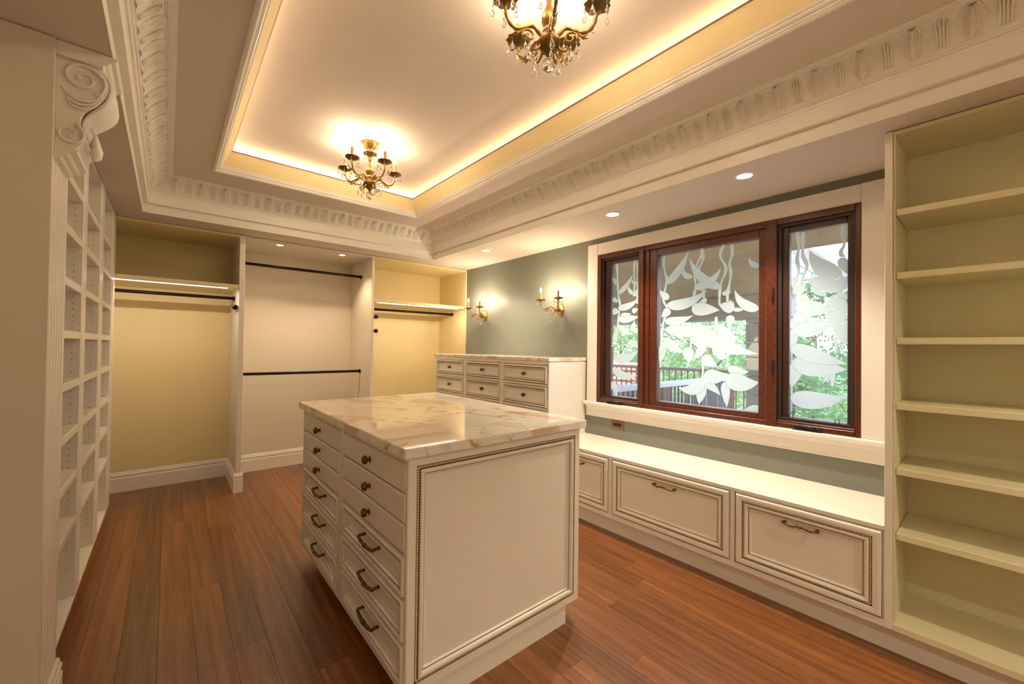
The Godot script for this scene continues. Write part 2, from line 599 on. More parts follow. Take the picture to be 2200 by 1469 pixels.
# one acanthus leaf lying in local x (across) and y (up the slope), z outwards
func acanthus() -> Shape:
	var s := Shape.new().smooth()
	var nu := 20
	var nv := 14
	var hgt := func(i: int, j: int) -> Vector3:
		var v := float(j) / nv
		var u := float(i) / nu * 2.0 - 1.0
		var half := 0.037 * pow(sin(PI * clampf(v * 0.80 + 0.16, 0.0, 1.0)), 0.5) * (1.0 + 0.13 * cos(v * 31.0))
		var edge := 1.0 - pow(absf(u), 4.0)
		var lift := 0.0065 * edge * (0.6 + 0.4 * v)
		lift += 0.0032 * cos((absf(u) * 1.5 - v * 1.2) * 14.0) * edge * smoothstep(0.06, 0.25, absf(u))
		lift += 0.0045 * exp(-u * u * 90.0) + 0.006 * pow(v, 6.0) * (1.0 - u * u)
		return Vector3(u * half, (v - 0.02) * 0.112 + 0.008 * absf(u) * v, lift)
	for j in nv:
		for i in nu:
			s.quad(hgt.call(i, j), hgt.call(i + 1, j), hgt.call(i + 1, j + 1), hgt.call(i, j + 1), Vector3(0, 0, 1))
	return s

# the ribbed stem between two leaves
func dart() -> Shape:
	var s := Shape.new().smooth()
	for k in [-1.5, -0.5, 0.5, 1.5]:
		var pts := []
		for i in 6:
			var v := i / 5.0
			pts.append(Vector3(k * (0.0095 - 0.003 * v + 0.005 * v * v), 0.002 + v * (0.108 if absf(k) < 1.0 else 0.094), 0.0012))
		s.tube(pts, [0.0034, 0.0045, 0.0046, 0.0044, 0.0038, 0.0015], 6)
	s.ball(Vector3(0, 0.110, 0.001), Vector3(0.008, 0.004, 0.004), 8, 4)
	return s

func cornice() -> void:
	var root := setting("trim_2")
	var prof := v2([0.001, 0.0005, 0.001, -0.066, 0.003, -0.070, 0.030, -0.070, 0.032, -0.072, 0.031, -0.150, 0.034, -0.153, 0.034, -0.166,
		0.040, -0.167, 0.044, -0.171, 0.048, -0.176, 0.052, -0.176, 0.054, -0.182, 0.061, -0.186,
		0.076, -0.204, 0.098, -0.232, 0.120, -0.258, 0.132, -0.272, 0.138, -0.276, 0.142, -0.275, 0.144, -0.281, 0.152, -0.279, 0.153, -0.281, 0.166, -0.281, 0.167, -0.284, 0.180, -0.284, 0.181, -0.288])
	part("cornice_moulding", Shape.new().ring(CX0, CZ0, CX1, CZ1, prof), M.white, root, facing_down(Vector3(0, SOFFIT, 0)))
	# carved leaves on the sloping frieze
	var leaf := acanthus().mesh()
	var stem := dart().mesh()
	var foot := Vector2(0.062, 2.628)
	var head := Vector2(0.137, 2.716)
	var slope := (head - foot).normalized()
	var runs := [
		[Vector3(CX1, 0, CZ0), Vector3(0, 0, 1), Vector3(-1, 0, 0), CZ1 - CZ0],
		[Vector3(CX0, 0, CZ0), Vector3(1, 0, 0), Vector3(0, 0, 1), CX1 - CX0],
		[Vector3(CX0, 0, CZ0), Vector3(0, 0, 1), Vector3(1, 0, 0), CZ1 - CZ0]]
	for r in runs:
		var along: Vector3 = r[1]
		var inw: Vector3 = r[2]
		var up: Vector3 = (inw * slope.x + Vector3.UP * slope.y).normalized()
		var out: Vector3 = along.cross(up)
		if out.dot(inw - Vector3.UP) < 0.0:
			along = -along
			out = -out
		var n := int((r[3] - 0.28) / 0.162)
		var start: float = (r[3] - n * 0.162) / 2.0
		for i in n:
			var p: Vector3 = r[0] + r[1] * (start + 0.162 * (i + 0.25)) + inw * foot.x + Vector3(0, foot.y, 0)
			part("acanthus_leaf", leaf, M.white, root, Transform3D(Basis(along, up, out), p))
			p += r[1] * 0.081
			part("carved_dart", stem, M.white, root, Transform3D(Basis(along, up, out), p))

func baseboards() -> void:
	var prof := poly([0, 0, 0.018, 0, 0.018, 0.128, 0.014, 0.132, 0.014, 0.150, 0.017, 0.153, 0.017, 0.160, 0.011, 0.168, 0.010, 0.178, 0.004, 0.186, 0, 0.186])
	var s := Shape.new()
	s.prism(prof, Vector3(0, 0, 1), Vector3.UP, Vector3(LEFTX, 0, BACKZ), Vector3(0.505, 0, BACKZ))
	s.prism(prof, Vector3(0, 0, 1), Vector3.UP, Vector3(0.551, 0, BACKZ), Vector3(1.779, 0, BACKZ))
	s.prism(prof, Vector3(0, 0, 1), Vector3.UP, Vector3(1.808, 0, BACKZ), Vector3(3.07, 0, BACKZ))
	tag(part("baseboard_back", s, M.white, self), "", "", "", "structure")
	s = Shape.new()
	s.prism(prof, Vector3(0, 0, 1), Vector3.UP, Vector3(LEFTX, 0, -2.051), Vector3(-0.291, 0, -2.051))
	s.prism(prof, Vector3(1, 0, 0), Vector3.UP, Vector3(-0.309, 0, -2.051), Vector3(-0.309, 0, -2.34))
	tag(part("baseboard_left", s, M.white, self), "", "", "", "structure")

# ------------------------------------------------------------------ window

func etched_leaf(z0: int, y0: int, z1: int, y1: int, wide: int, bend: int) -> Shape:
	var a := Vector2(z0, y0) / 1000.0
	var b := Vector2(z1, y1) / 1000.0
	var d := b - a
	var n := Vector2(-d.y, d.x)
	var ctrl := (a + b) / 2.0 + n * (bend / 60.0)
	var left := PackedVector2Array()
	var right := []
	var steps := 14
	for i in steps + 1:
		var t := float(i) / steps
		var p := a.lerp(ctrl, t).lerp(ctrl.lerp(b, t), t)
		var q := (ctrl - a).lerp(b - ctrl, t).normalized()
		var half := wide / 1000.0 * 0.70 * 2.0 * pow(t + 0.004, 0.5) * pow(1.0 - t, 1.05)
		var m := Vector2(-q.y, q.x) * maxf(half, 0.0008)
		left.append(p + m)
		right.append(p - m)
	right.reverse()
	for p in right:
		left.append(p)
	return etched(left)

func etched_stem(pts: Array, wide := 0.026) -> Shape:
	var c := Curve2D.new()
	c.bake_interval = 0.004
	for i in range(0, pts.size(), 2):
		var p := Vector2(pts[i], pts[i + 1]) / 1000.0
		var a := Vector2(pts[maxi(i - 2, 0)], pts[maxi(i - 1, 1)]) / 1000.0
		var b := Vector2(pts[mini(i + 2, pts.size() - 2)], pts[mini(i + 3, pts.size() - 1)]) / 1000.0
		c.add_point(p, (a - b) / 6.0, (b - a) / 6.0)
	var n := pts.size() * 3
	var left := PackedVector2Array()
	var right := []
	for i in n + 1:
		var l := c.get_baked_length() * i / n
		var p := c.sample_baked(l)
		var q := (c.sample_baked(l + 0.004) - c.sample_baked(l - 0.004)).normalized()
		var m := Vector2(-q.y, q.x) * wide * (0.36 + 0.10 * sin(l * 40.0))
		left.append(p + m)
		right.append(p - m)
	right.reverse()
	for p in right:
		left.append(p)
	return etched(left)

# the glass is roughened in flat fields that never overlap; a clear hairline stays between neighbours
var frosted: Array = []

func etched(outline: PackedVector2Array) -> Shape:
	var fields: Array = []
	for k in [[-2.274, -1.975, 0.976], [-1.803, -1.043, 0.978], [-0.868, -0.568, 0.976]]:
		fields.append_array(Geometry2D.intersect_polygons(outline, PackedVector2Array([Vector2(k[0], k[2]), Vector2(k[1], k[2]), Vector2(k[1], 2.18), Vector2(k[0], 2.18)])))
	for old in frosted:
		var left: Array = []
		for p in fields:
			for q in Geometry2D.clip_polygons(p, old):
				if q.size() > 2 and not Geometry2D.is_polygon_clockwise(q):
					left.append(q)
		fields = left
	for g in Geometry2D.offset_polygon(outline, 0.0016):
		frosted.append(g)
	var s := Shape.new()
	for p in fields:
		var ix := Geometry2D.triangulate_polygon(p)
		for i in range(0, ix.size(), 3):
			s.tri(Vector3(3.1142, p[ix[i]].y, p[ix[i]].x), Vector3(3.1142, p[ix[i + 1]].y, p[ix[i + 1]].x), Vector3(3.1142, p[ix[i + 2]].y, p[ix[i + 2]].x), Vector3(-1, 0, 0))
	return s

func bar(under: Node, called: String, m: Material, x0: float, x1: float, z0: float, z1: float, y0: float, y1: float, e := 0.004) -> void:
	part(called, Shape.new().box(Vector3(x0, y0, z0), Vector3(x1, y1, z1), e), m, under)

func window() -> void:
	var w := setting("window_1")
	var mu: Material = M.mahogany_up
	var ma: Material = M.mahogany_along
	# white casing, stool and apron on the wall
	var cx := WALLX - 0.020
	bar(w, "casing", M.white, cx, WALLX + 0.001, -2.518, -2.398, 0.905, 2.385)
	bar(w, "casing", M.white, cx, WALLX + 0.001, -0.502, -0.385, 0.905, 2.385)
	bar(w, "casing", M.white, cx + 0.001, WALLX + 0.001, -2.398, -0.502, 2.275, 2.384)
	part("sill", Shape.new().prism(poly([0, 0, 0.050, 0, 0.055, 0.006, 0.055, 0.024, 0.050, 0.030, 0, 0.030]), Vector3(-1, 0, 0), Vector3.UP, Vector3(WALLX, 0.876, -2.535), Vector3(WALLX, 0.876, -0.37)), M.white, w)
	part("apron", Shape.new().prism(poly([0, 0, 0.024, 0, 0.026, 0.006, 0.022, 0.012, 0.022, 0.074, 0.030, 0.084, 0.036, 0.104, 0, 0.104]), Vector3(-1, 0, 0), Vector3.UP, Vector3(WALLX, 0.772, -2.518), Vector3(WALLX, 0.772, -0.385)), M.white, w)
	# mahogany frame
	var x0 := 3.060
	bar(w, "frame", mu, x0, 3.17, -2.400, -2.360, 0.906, 2.276)
	bar(w, "frame", mu, x0, 3.17, -0.526, -0.498, 0.906, 2.276)
	bar(w, "frame", ma, x0 + 0.001, 3.17, -2.360, -0.526, 2.236, 2.276)
	bar(w, "frame", ma, x0 + 0.001, 3.17, -2.360, -0.526, 0.906, 0.940)
	bar(w, "mullion", mu, x0 - 0.010, 3.17, -1.955, -1.910, 0.912, 2.270)
	bar(w, "mullion", mu, x0 + 0.012, 3.17, -1.910, -1.870, 0.930, 2.262)
	bar(w, "mullion", mu, x0 - 0.010, 3.17, -0.990, -0.926, 0.912, 2.270)
	# picture sash in the middle
	bar(w, "sash", mu, 3.084, 3.15, -1.870, -1.803, 0.935, 2.240)
	bar(w, "sash", mu, 3.084, 3.15, -1.043, -0.990, 0.935, 2.240)
	bar(w, "sash", ma, 3.085, 3.15, -1.803, -1.043, 2.180, 2.240)
	bar(w, "sash", ma, 3.085, 3.15, -1.803, -1.043, 0.935, 0.978)
	# side casements: dark sashes behind insect-screen frames
	for k in [[-2.360, -1.955, -2.274, -1.975], [-0.926, -0.526, -0.868, -0.568]]:
		bar(w, "casement_sash", M.sashdark, 3.100, 3.15, k[0], k[2], 0.955, 2.236)
		bar(w, "casement_sash", M.sashdark, 3.100, 3.15, k[3], k[1], 0.955, 2.236)
		bar(w, "casement_sash", M.sashdark, 3.101, 3.15, k[2], k[3], 2.180, 2.236)
		bar(w, "casement_sash", ma, 3.101, 3.15, k[2], k[3], 0.940, 0.976)
		var s := Shape.new()
		s.box(Vector3(3.078, 0.952, k[0]), Vector3(3.092, 2.236, k[0] + 0.022), 0.002)
		s.box(Vector3(3.078, 0.952, k[1] - 0.022), Vector3(3.092, 2.236, k[1]), 0.002)
		s.box(Vector3(3.078, 2.216, k[0] + 0.022), Vector3(3.092, 2.236, k[1] - 0.022), 0.002)
		s.box(Vector3(3.078, 0.952, k[0] + 0.022), Vector3(3.092, 0.972, k[1] - 0.022), 0.002)
		part("screen_frame", s, M.screen, w)
		bar(w, "sill_rail", ma, 3.066, 3.10, k[0], k[1], 0.938, 0.953, 0.003)
		for z in [k[2] + 0.02, k[1] - 0.085]:
			var pts := [Vector3(3.076, 0.970, z - 0.013), Vector3(3.076, 1.000, z - 0.007), Vector3(3.076, 1.000, z + 0.007), Vector3(3.076, 0.970, z + 0.013)]
			part("screen_clip", Shape.new().tube(pts, [0.0018], 6), M.black, w)
		# folding crank
		var cz: float = lerpf(k[0], k[1], 0.42)
		var s2 := Shape.new()
		s2.box(Vector3(3.036, 0.908, cz - 0.075), Vector3(3.068, 0.924, cz + 0.075), 0.005)
		s2.smooth()
		s2.tube([Vector3(3.046, 0.926, cz - 0.066), Vector3(3.040, 0.934, cz - 0.03), Vector3(3.040, 0.930, cz + 0.02), Vector3(3.042, 0.928, cz + 0.055)], [0.010, 0.009, 0.008, 0.008], 8)
		s2.ball(Vector3(3.042, 0.928, cz + 0.062), Vector3(0.013, 0.014, 0.016))
		part("crank_handle", s2, M.black, w)
	for y in [1.78, 1.30]:
		part("casement_latch", Shape.new().box(Vector3(3.040, y - 0.05, -0.952), Vector3(3.052, y + 0.045, -0.938), 0.004).box(Vector3(3.030, y - 0.05, -0.950), Vector3(3.042, y + 0.0, -0.940), 0.003), M.black, w)
	# glass
	for k in [[-2.274, -1.975, 0.976], [-1.803, -1.043, 0.978], [-0.868, -0.568, 0.976]]:
		part("pane", Shape.new().box(Vector3(3.1146, k[2], k[0]), Vector3(3.120, 2.180, k[1])), M.glass, w)
	# sand-blasted leaves and stems
	var lf := func(z0: int, y0: int, z1: int, y1: int, wide: int, bend: int) -> void:
		var s3 := etched_leaf(z0, y0, z1, y1, wide, bend)
		if s3.t.size() > 0:
			part("etched_leaf", s3, M.etch, w)
	var stem := func(a: Array) -> void:
		var s3 := etched_stem(a)
		if s3.t.size() > 0:
			part("etched_stem", s3, M.etch, w)
	lf.call(-2205, 1903, -2055, 2057, 46, -10)
	lf.call(-2213, 1996, -2269, 2066, 40, 10)
	lf.call(-2047, 1888, -2099, 1978, 33, 20)
	lf.call(-1991, 1971, -2080, 2015, 32, 10)
	lf.call(-2040, 1866, -1991, 1938, 38, 0)
	lf.call(-2204, 1776, -1996, 1845, 57, -15)
	lf.call(-2267, 1862, -2204, 1828, 40, 0)
	lf.call(-2265, 1745, -2190, 1741, 58, 0)
	lf.call(-2176, 1706, -2064, 1711, 34, 0)
	lf.call(-2196, 1672, -1988, 1685, 68, -5)
	lf.call(-2202, 1615, -2043, 1532, 51, -10)
	lf.call(-2234, 1454, -2208, 1581, 51, 10)
	lf.call(-2247, 1327, -1991, 1400, 81, -20)
	lf.call(-2259, 1222, -1995, 1175, 69, -15)
	lf.call(-2272, 1094, -2208, 978, 69, 10)
	lf.call(-2081, 1443, -1986, 1455, 55, 0)
	lf.call(-1987, 1553, -2069, 1600, 43, 10)
	lf.call(-2056, 1555, -2032, 1654, 44, 0)
	lf.call(-2058, 1733, -1995, 1751, 44, 0)
	stem.call([-2222, 2176, -2214, 2077, -2205, 1903, -2184, 1798, -2196, 1707, -2209, 1604, -2249, 1501, -2262, 1419])
	stem.call([-2031, 2176, -2042, 2088, -2035, 1976, -2046, 1866])
	stem.call([-2005, 2161, -2011, 2062, -2003, 1973, -2008, 1796])
	lf.call(-1732, 1943, -1554, 2181, 65, -10)
	lf.call(-1505, 1887, -1306, 2014, 62, -20)
	lf.call(-1305, 1866, -1543, 2121, 68, 15)
	lf.call(-1516, 1971, -1592, 2070, 41, 35)
	lf.call(-1730, 1768, -1407, 1857, 81, -15)
	lf.call(-1051, 1692, -1208, 1837, 64, 20)
	lf.call(-1048, 1987, -1116, 2055, 36, 20)
	lf.call(-1524, 1723, -1314, 1699, 93, 0)
	lf.call(-1212, 1703, -1319, 1739, 76, 0)
	lf.call(-1221, 1703, -1140, 1698, 28, -10)
	lf.call(-1747, 1638, -1514, 1670, 65, -10)
	lf.call(-1740, 1572, -1332, 1591, 87, -10)
	lf.call(-1513, 1587, -1050, 1380, 113, -10)
	lf.call(-1332, 1591, -1183, 1482, 69, -10)
	lf.call(-1751, 1496, -1575, 1379, 76, -10)
	lf.call(-1234, 1656, -1247, 1574, 57, 0)
	lf.call(-1433, 1169, -1628, 1102, 91, 25)
	lf.call(-1264, 1210, -1045, 1188, 121, -15)
	lf.call(-1428, 1210, -1245, 1231, 101, -10)
	lf.call(-1433, 1159, -1305, 1070, 60, 10)
	lf.call(-1438, 1148, -1462, 984, 76, 0)
	lf.call(-1273, 1171, -1258, 988, 58, 0)
	lf.call(-1045, 1023, -1207, 975, 86, 30)
	lf.call(-1554, 1421, -1543, 1296, 83, 0)
	lf.call(-1341, 1502, -1350, 1354, 79, 10)
	lf.call(-1439, 1351, -1330, 1275, 81, 0)
	lf.call(-1757, 1452, -1791, 1276, 65, 0)
	lf.call(-1491, 1504, -1450, 1392, 82, 10)
	lf.call(-1256, 1550, -1293, 1394, 67, 10)
	lf.call(-1246, 1279, -1112, 1257, 67, -15)
	lf.call(-1412, 1796, -1514, 1722, 40, 10)
	lf.call(-1713, 1821, -1796, 1895, 54, 10)
	lf.call(-1258, 1754, -1212, 1751, 38, -20)
	lf.call(-1295, 1826, -1235, 1835, 34, -20)
	lf.call(-1712, 1734, -1782, 1673, 65, 10)
	lf.call(-1430, 1453, -1511, 1329, 60, 10)
	lf.call(-1331, 1374, -1255, 1346, 59, 0)
	stem.call([-1757, 2177, -1762, 2112, -1750, 2033, -1732, 1976, -1749, 1890, -1760, 1803, -1730, 1736, -1753, 1649, -1770, 1562, -1780, 1397, -1785, 1254])
	stem.call([-1440, 2181, -1449, 2127, -1485, 2060, -1500, 1969, -1494, 1896, -1509, 1804, -1514, 1722])
	stem.call([-1455, 2179, -1434, 2104, -1464, 2037, -1474, 1945])
	stem.call([-1283, 2178, -1307, 2133, -1306, 2083, -1273, 2019, -1277, 1961, -1305, 1896, -1314, 1818, -1314, 1739])
	stem.call([-1232, 2173, -1227, 2100, -1245, 2035, -1236, 1965, -1244, 1889, -1258, 1822, -1257, 1744])
	stem.call([-1438, 1880, -1432, 1818, -1427, 1737])
	stem.call([-1518, 1556, -1528, 1453, -1532, 1349])
	stem.call([-1247, 1608, -1242, 1501, -1255, 1395, -1255, 1279])
	stem.call([-1439, 1351, -1433, 1250, -1448, 1148])
	stem.call([-1337, 1651, -1341, 1552, -1351, 1453])
	lf.call(-599, 1864, -761, 2048, 94, 15)
	lf.call(-570, 1811, -787, 1867, 108, 5)
	lf.call(-787, 1792, -850, 1820, 73, 0)
	lf.call(-831, 1690, -634, 1656, 96, 0)
	lf.call(-643, 1778, -570, 1860, 75, -10)
	lf.call(-626, 1736, -626, 1525, 110, 0)
	lf.call(-849, 1540, -626, 1595, 91, -10)
	lf.call(-786, 1644, -854, 1583, 73, 0)
	lf.call(-854, 1616, -786, 1475, 86, 10)
	lf.call(-570, 1603, -659, 1688, 88, 0)
	lf.call(-570, 1732, -659, 1739, 49, 0)
	lf.call(-858, 1433, -570, 1331, 91, -5)
	lf.call(-848, 1336, -570, 1297, 123, -5)
	lf.call(-830, 1326, -857, 1164, 74, 0)
	lf.call(-641, 1283, -641, 1182, 25, 0)
	lf.call(-861, 1104, -574, 1138, 107, -10)
	lf.call(-610, 1605, -578, 1435, 80, 0)
	lf.call(-700, 1557, -795, 1613, 72, 0)
	lf.call(-832, 1754, -743, 1705, 64, 0)
	lf.call(-674, 1291, -666, 1210, 40, 0)
	lf.call(-743, 1830, -675, 1741, 62, 0)
	lf.call(-849, 1540, -858, 1390, 53, 0)
	lf.call(-603, 1975, -570, 1870, 50, 0)
	stem.call([-828, 2177, -819, 2084, -828, 2000, -819, 1924, -836, 1851, -845, 1777])
	stem.call([-797, 2171, -797, 2091, -796, 2016, -774, 1949, -792, 1888, -809, 1816, -818, 1753])
	stem.call([-591, 2178, -595, 2114, -587, 2052, -603, 2005, -579, 1951])
	stem.call([-626, 1535, -626, 1394])

# ------------------------------------------------------------------ cupboards

# a row of half-round beads along the four sides of a rectangle in the local plane
func bead_row(u0: float, v0: float, u1: float, v1: float, inset: float, out: float, size: float, pitch: float) -> Shape:
	var s := Shape.new().smooth()
	var x0 := u0 + inset
	var x1 := u1 - inset
	var y0 := v0 + inset
	var y1 := v1 - inset
	var sides := [[Vector2(x0, y0), Vector2(x1, y0)], [Vector2(x1, y0), Vector2(x1, y1)], [Vector2(x1, y1), Vector2(x0, y1)], [Vector2(x0, y1), Vector2(x0, y0)]]
	for e in sides:
		var a: Vector2 = e[0]
		var b: Vector2 = e[1]
		var n := int(a.distance_to(b) / pitch)
		for i in n:
			var p := a.lerp(b, (i + 0.5) / n)
			var c := Vector3(p.x, p.y, out)
			var tip := c + Vector3(0, 0, size * 0.55)
			for k in 6:
				var d := Vector3(cos(TAU * k / 6.0), sin(TAU * k / 6.0), 0) * size * 0.5
				var f := Vector3(cos(TAU * (k + 1) / 6.0), sin(TAU * (k + 1) / 6.0), 0) * size * 0.5
				var up := Vector3(0, 0, size * 0.36)
				s.quad(c + d, c + f, c + f * 0.72 + up, c + d * 0.72 + up, d + f)
				s.tri(c + d * 0.72 + up, c + f * 0.72 + up, tip, d + Vector3(0, 0, size * 2.0))
	return s

# fronts: local plane centred on the front, z = 0 on the frame face
func front_beaded(w: float, h: float, beads: bool, k := 1.0) -> Dictionary:
	var u := w / 2.0
	var v := h / 2.0
	var d := {}
	d.face = Shape.new().ring(-u, -v, u, v, [Vector2(0, -0.018), Vector2(0, -0.002), Vector2(0.002, 0.001)])
	d.face.ring(-u, -v, u, v, [Vector2(0.0045, -0.001), Vector2(0.0055, 0.004), Vector2(0.009, 0.008), Vector2(0.016 * k + 0.003, 0.009), Vector2(0.034 * k, 0.007), Vector2(0.038 * k, 0.003)])
	d.face.ring(-u, -v, u, v, [Vector2(0.050 * k, 0.002), Vector2(0.053 * k, 0.007), Vector2(0.058 * k, 0.007), Vector2(0.066 * k, 0.000), Vector2(0.070 * k, -0.006)])
	d.face.ring(-u, -v, u, v, [Vector2(0.073 * k, -0.007), Vector2(0.076 * k, -0.004), Vector2(0.081 * k, -0.006), Vector2(0.085 * k, -0.012), Vector2(0.088 * k, -0.013)], true)
	d.lines = Shape.new().ring(-u, -v, u, v, [Vector2(0.002, 0.001), Vector2(0.0032, -0.003), Vector2(0.0045, -0.001)])
	d.lines.ring(-u, -v, u, v, [Vector2(0.038 * k, 0.003), Vector2(0.039 * k, -0.001), Vector2(0.049 * k, -0.001), Vector2(0.050 * k, 0.002)])
	d.lines.ring(-u, -v, u, v, [Vector2(0.070 * k, -0.006), Vector2(0.0715 * k, -0.009), Vector2(0.073 * k, -0.007)])
	if beads:
		d.beads = bead_row(-u, -v, u, v, 0.0445 * k, -0.001, 0.0100 * minf(1.0, k + 0.08), 0.0105 * minf(1.0, k + 0.08)).mesh()
	d.face = d.face.mesh()
	d.lines = d.lines.mesh()
	return d

func front_plain(w: float, h: float) -> Dictionary:
	var s := Shape.new().box(Vector3(-w / 2, -h / 2, -0.018), Vector3(w / 2, h / 2, 0.003), 0.006)
	return {"face": s.mesh()}

func drawer(under: Node, xf: Transform3D, d: Dictionary) -> MeshInstance3D:
	var o := part("drawer", d.face, M.cream, under, xf)
	if d.has("lines"):
		piece("glazed_groove", d.lines, M.glaze, o)
	if d.has("beads"):
		piece("bead_moulding", d.beads, M.bead, o, Transform3D.IDENTITY, "stuff")
	return o

func knob_mesh() -> ArrayMesh:
	var s := Shape.new().smooth()
	var turn := Transform3D(Basis(Vector3(1, 0, 0), Vector3(0, 0, 1), Vector3(0, -1, 0)), Vector3.ZERO)
	s.lathe(v2([0.0135, 0.0, 0.0135, 0.002, 0.011, 0.004, 0.0068, 0.006, 0.0062, 0.012, 0.0095, 0.014]), turn, 14)
	s.lathe(v2([0.0095, 0.014, 0.0155, 0.016, 0.0185, 0.022, 0.0180, 0.028, 0.0130, 0.0335, 0.0060, 0.036, 0.0, 0.0365]), turn, 24, 8, 0.09)
	return s.mesh()

func pull_mesh() -> ArrayMesh:
	var s := Shape.new().smooth()
	var h := 0.085
	for k in [-1.0, 1.0]:
		s.tube([Vector3(k * h, 0, 0), Vector3(k * h, 0, 0.010), Vector3(k * h, -0.001, 0.030)], [0.0085, 0.0065, 0.0075], 8)
	var pts := []
	var rad := []
	for i in 29:
		var u := i / 14.0 - 1.0
		pts.append(Vector3(u * (h + 0.004), -0.003 - 0.010 * (1.0 - u * u), 0.030 + 0.004 * (1.0 - u * u)))
		rad.append(0.0060 + 0.0013 * absf(sin(u * 22.0)) + 0.0030 * exp(-pow(u * 6.0, 2.0)) + 0.002 * exp(-pow((absf(u) - 0.55) * 14.0, 2.0)))
	s.tube(pts, rad, 10)
	return s.mesh()

func bow_mesh() -> ArrayMesh:
	var s := Shape.new().smooth()
	for k in [-1.0, 1.0]:
		s.tube([Vector3(k * 0.072, 0.0, 0.0), Vector3(k * 0.073, 0.0, 0.018), Vector3(k * 0.070, 0.002, 0.026)], [0.0065, 0.005, 0.006], 8)
		s.tube([Vector3(k * 0.070, -0.004, 0.026), Vector3(k * 0.079, -0.003, 0.026), Vector3(k * 0.081, 0.004, 0.025), Vector3(k * 0.075, 0.008, 0.025), Vector3(k * 0.069, 0.006, 0.025)], [0.0055, 0.005, 0.0045, 0.004, 0.003], 8)
		s.tube([Vector3(k * 0.070, -0.004, 0.026), Vector3(k * 0.045, -0.008, 0.029), Vector3(k * 0.022, -0.004, 0.030), Vector3(k * 0.010, 0.003, 0.030), Vector3(k * 0.003, -0.003, 0.030)], [0.0055, 0.0058, 0.0050, 0.0062, 0.0065], 8)
	s.ball(Vector3(0, -0.001, 0.031), Vector3(0.009, 0.007, 0.007))
	return s.mesh()

func left_shelves() -> void:
	var t := thing("shelving_unit", "tall white shelving unit along the left wall with a fluted pilaster", "shelving", Vector3(-0.5, 0, -3.3), "")
	var back := LEFTX + 0.002
	var near := -2.051
	part("end_panel", Shape.new().box(Vector3(back, 0.0, -2.068), Vector3(-0.3095, SOFFIT - 0.002, near), 0.0015), M.wall, t)
	# pilaster with five flutes on its face
	var prof := PackedVector2Array([Vector2(-2.0685, -0.36), Vector2(-2.0685, -0.309)])
	for i in 5:
		var zc := -2.098 - 0.046 * i
		for j in 7:
			var a := PI * j / 6.0
			prof.append(Vector2(zc + cos(a) * 0.015, -0.309 - sin(a) * 0.008))
	prof.append(Vector2(-2.330, -0.309))
	prof.append(Vector2(-2.333, -0.312))
	prof.append(Vector2(-2.333, -0.36))
	var poly_ := PackedVector2Array()
	for p in prof:
		poly_.append(Vector2(p.x, p.y))
	part("pilaster", Shape.new().prism(poly_, Vector3(0, 0, 1), Vector3(1, 0, 0), Vector3(0, 0.0, 0), Vector3(0, 2.036, 0)), M.cream, t)
	part("pilaster_block", Shape.new().box(Vector3(-0.36, 2.036, -2.333), Vector3(-0.3095, SOFFIT - 0.002, -2.0685), 0.0005), M.cream, t)
	part("back_panel", Shape.new().box(Vector3(back, 0.10, CLOSETZ), Vector3(back + 0.012, SOFFIT - 0.004, -2.072)), M.cream, t)
	part("top_panel", Shape.new().box(Vector3(back + 0.012, SOFFIT - 0.024, CLOSETZ), Vector3(LX - 0.004, SOFFIT - 0.006, -2.072)), M.cream, t)
	part("bottom_shelf", Shape.new().box(Vector3(back, 0.100, CLOSETZ), Vector3(LX, 0.122, -2.333), 0.002), M.cream, t)
	part("toe_kick", Shape.new().box(Vector3(-0.42, 0.0, CLOSETZ), Vector3(-0.405, 0.100, -2.333)), M.cream, t)
	var cols := [[-3.015, -2.333], [-3.690, -3.148], [-4.385, -3.870]]
	for e in [[-3.1295, -3.0335], [-3.8515, -3.7085], [CLOSETZ, -4.4035]]:
		part("stile", Shape.new().box(Vector3(LX - 0.02, 0.122, e[0]), Vector3(LX + 0.001, SOFFIT - 0.004, e[1]), 0.003), M.cream, t)
	var holes := Shape.new()
	for c in cols:
		for z in [c[0], c[1]]:
			var inner: float = z - 0.018 if z == c[0] else z
			part("side_panel", Shape.new().box(Vector3(back + 0.012, 0.122, inner), Vector3(LX, SOFFIT - 0.024, inner + 0.018), 0.002), M.cream, t)
		for x in [-0.372]:
			var y := 0.26
			while y < 2.24:
				holes.prism(poly([0.0025, 0, 0.0012, 0.0021, -0.0012, 0.0021, -0.0025, 0, -0.0012, -0.0021, 0.0012, -0.0021]), Vector3(1, 0, 0), Vector3(0, 1, 0), Vector3(x, y, c[0] - 0.002), Vector3(x, y, c[0] + 0.0006))
				y += 0.032
		for y in [2.115, 1.886, 1.653, 1.420, 1.187, 0.952, 0.727, 0.490]:
			var s := Shape.new().box(Vector3(back + 0.014, y, c[0] + 0.0015), Vector3(LX - 0.001, y + 0.037, c[1] - 0.0015), 0.0025)
			part("shelf", s, M.cream, t)
	part("peg_holes", holes, M.hole, t, Transform3D.IDENTITY, "stuff")
	corbel()

func scroll(s: Shape, c: Vector2, r0: float, r1: float, a0: float, turns: float, z: float, thick: float, flat := 0.6) -> void:
	var pts := []
	var rad := []
	var n := 40
	for i in n + 1:
		var u := float(i) / n
		var a := a0 + TAU * turns * u
		var r := lerpf(r0, r1, u)
		pts.append(Vector3(c.x + cos(a) * r, c.y + sin(a) * r, z))
		rad.append(thick * lerpf(1.0, 0.55, u))
	s.tube(pts, rad, 8, flat)
	s.ball(Vector3(pts[-1].x, pts[-1].y, z), Vector3(thick, thick, thick) * 0.8)

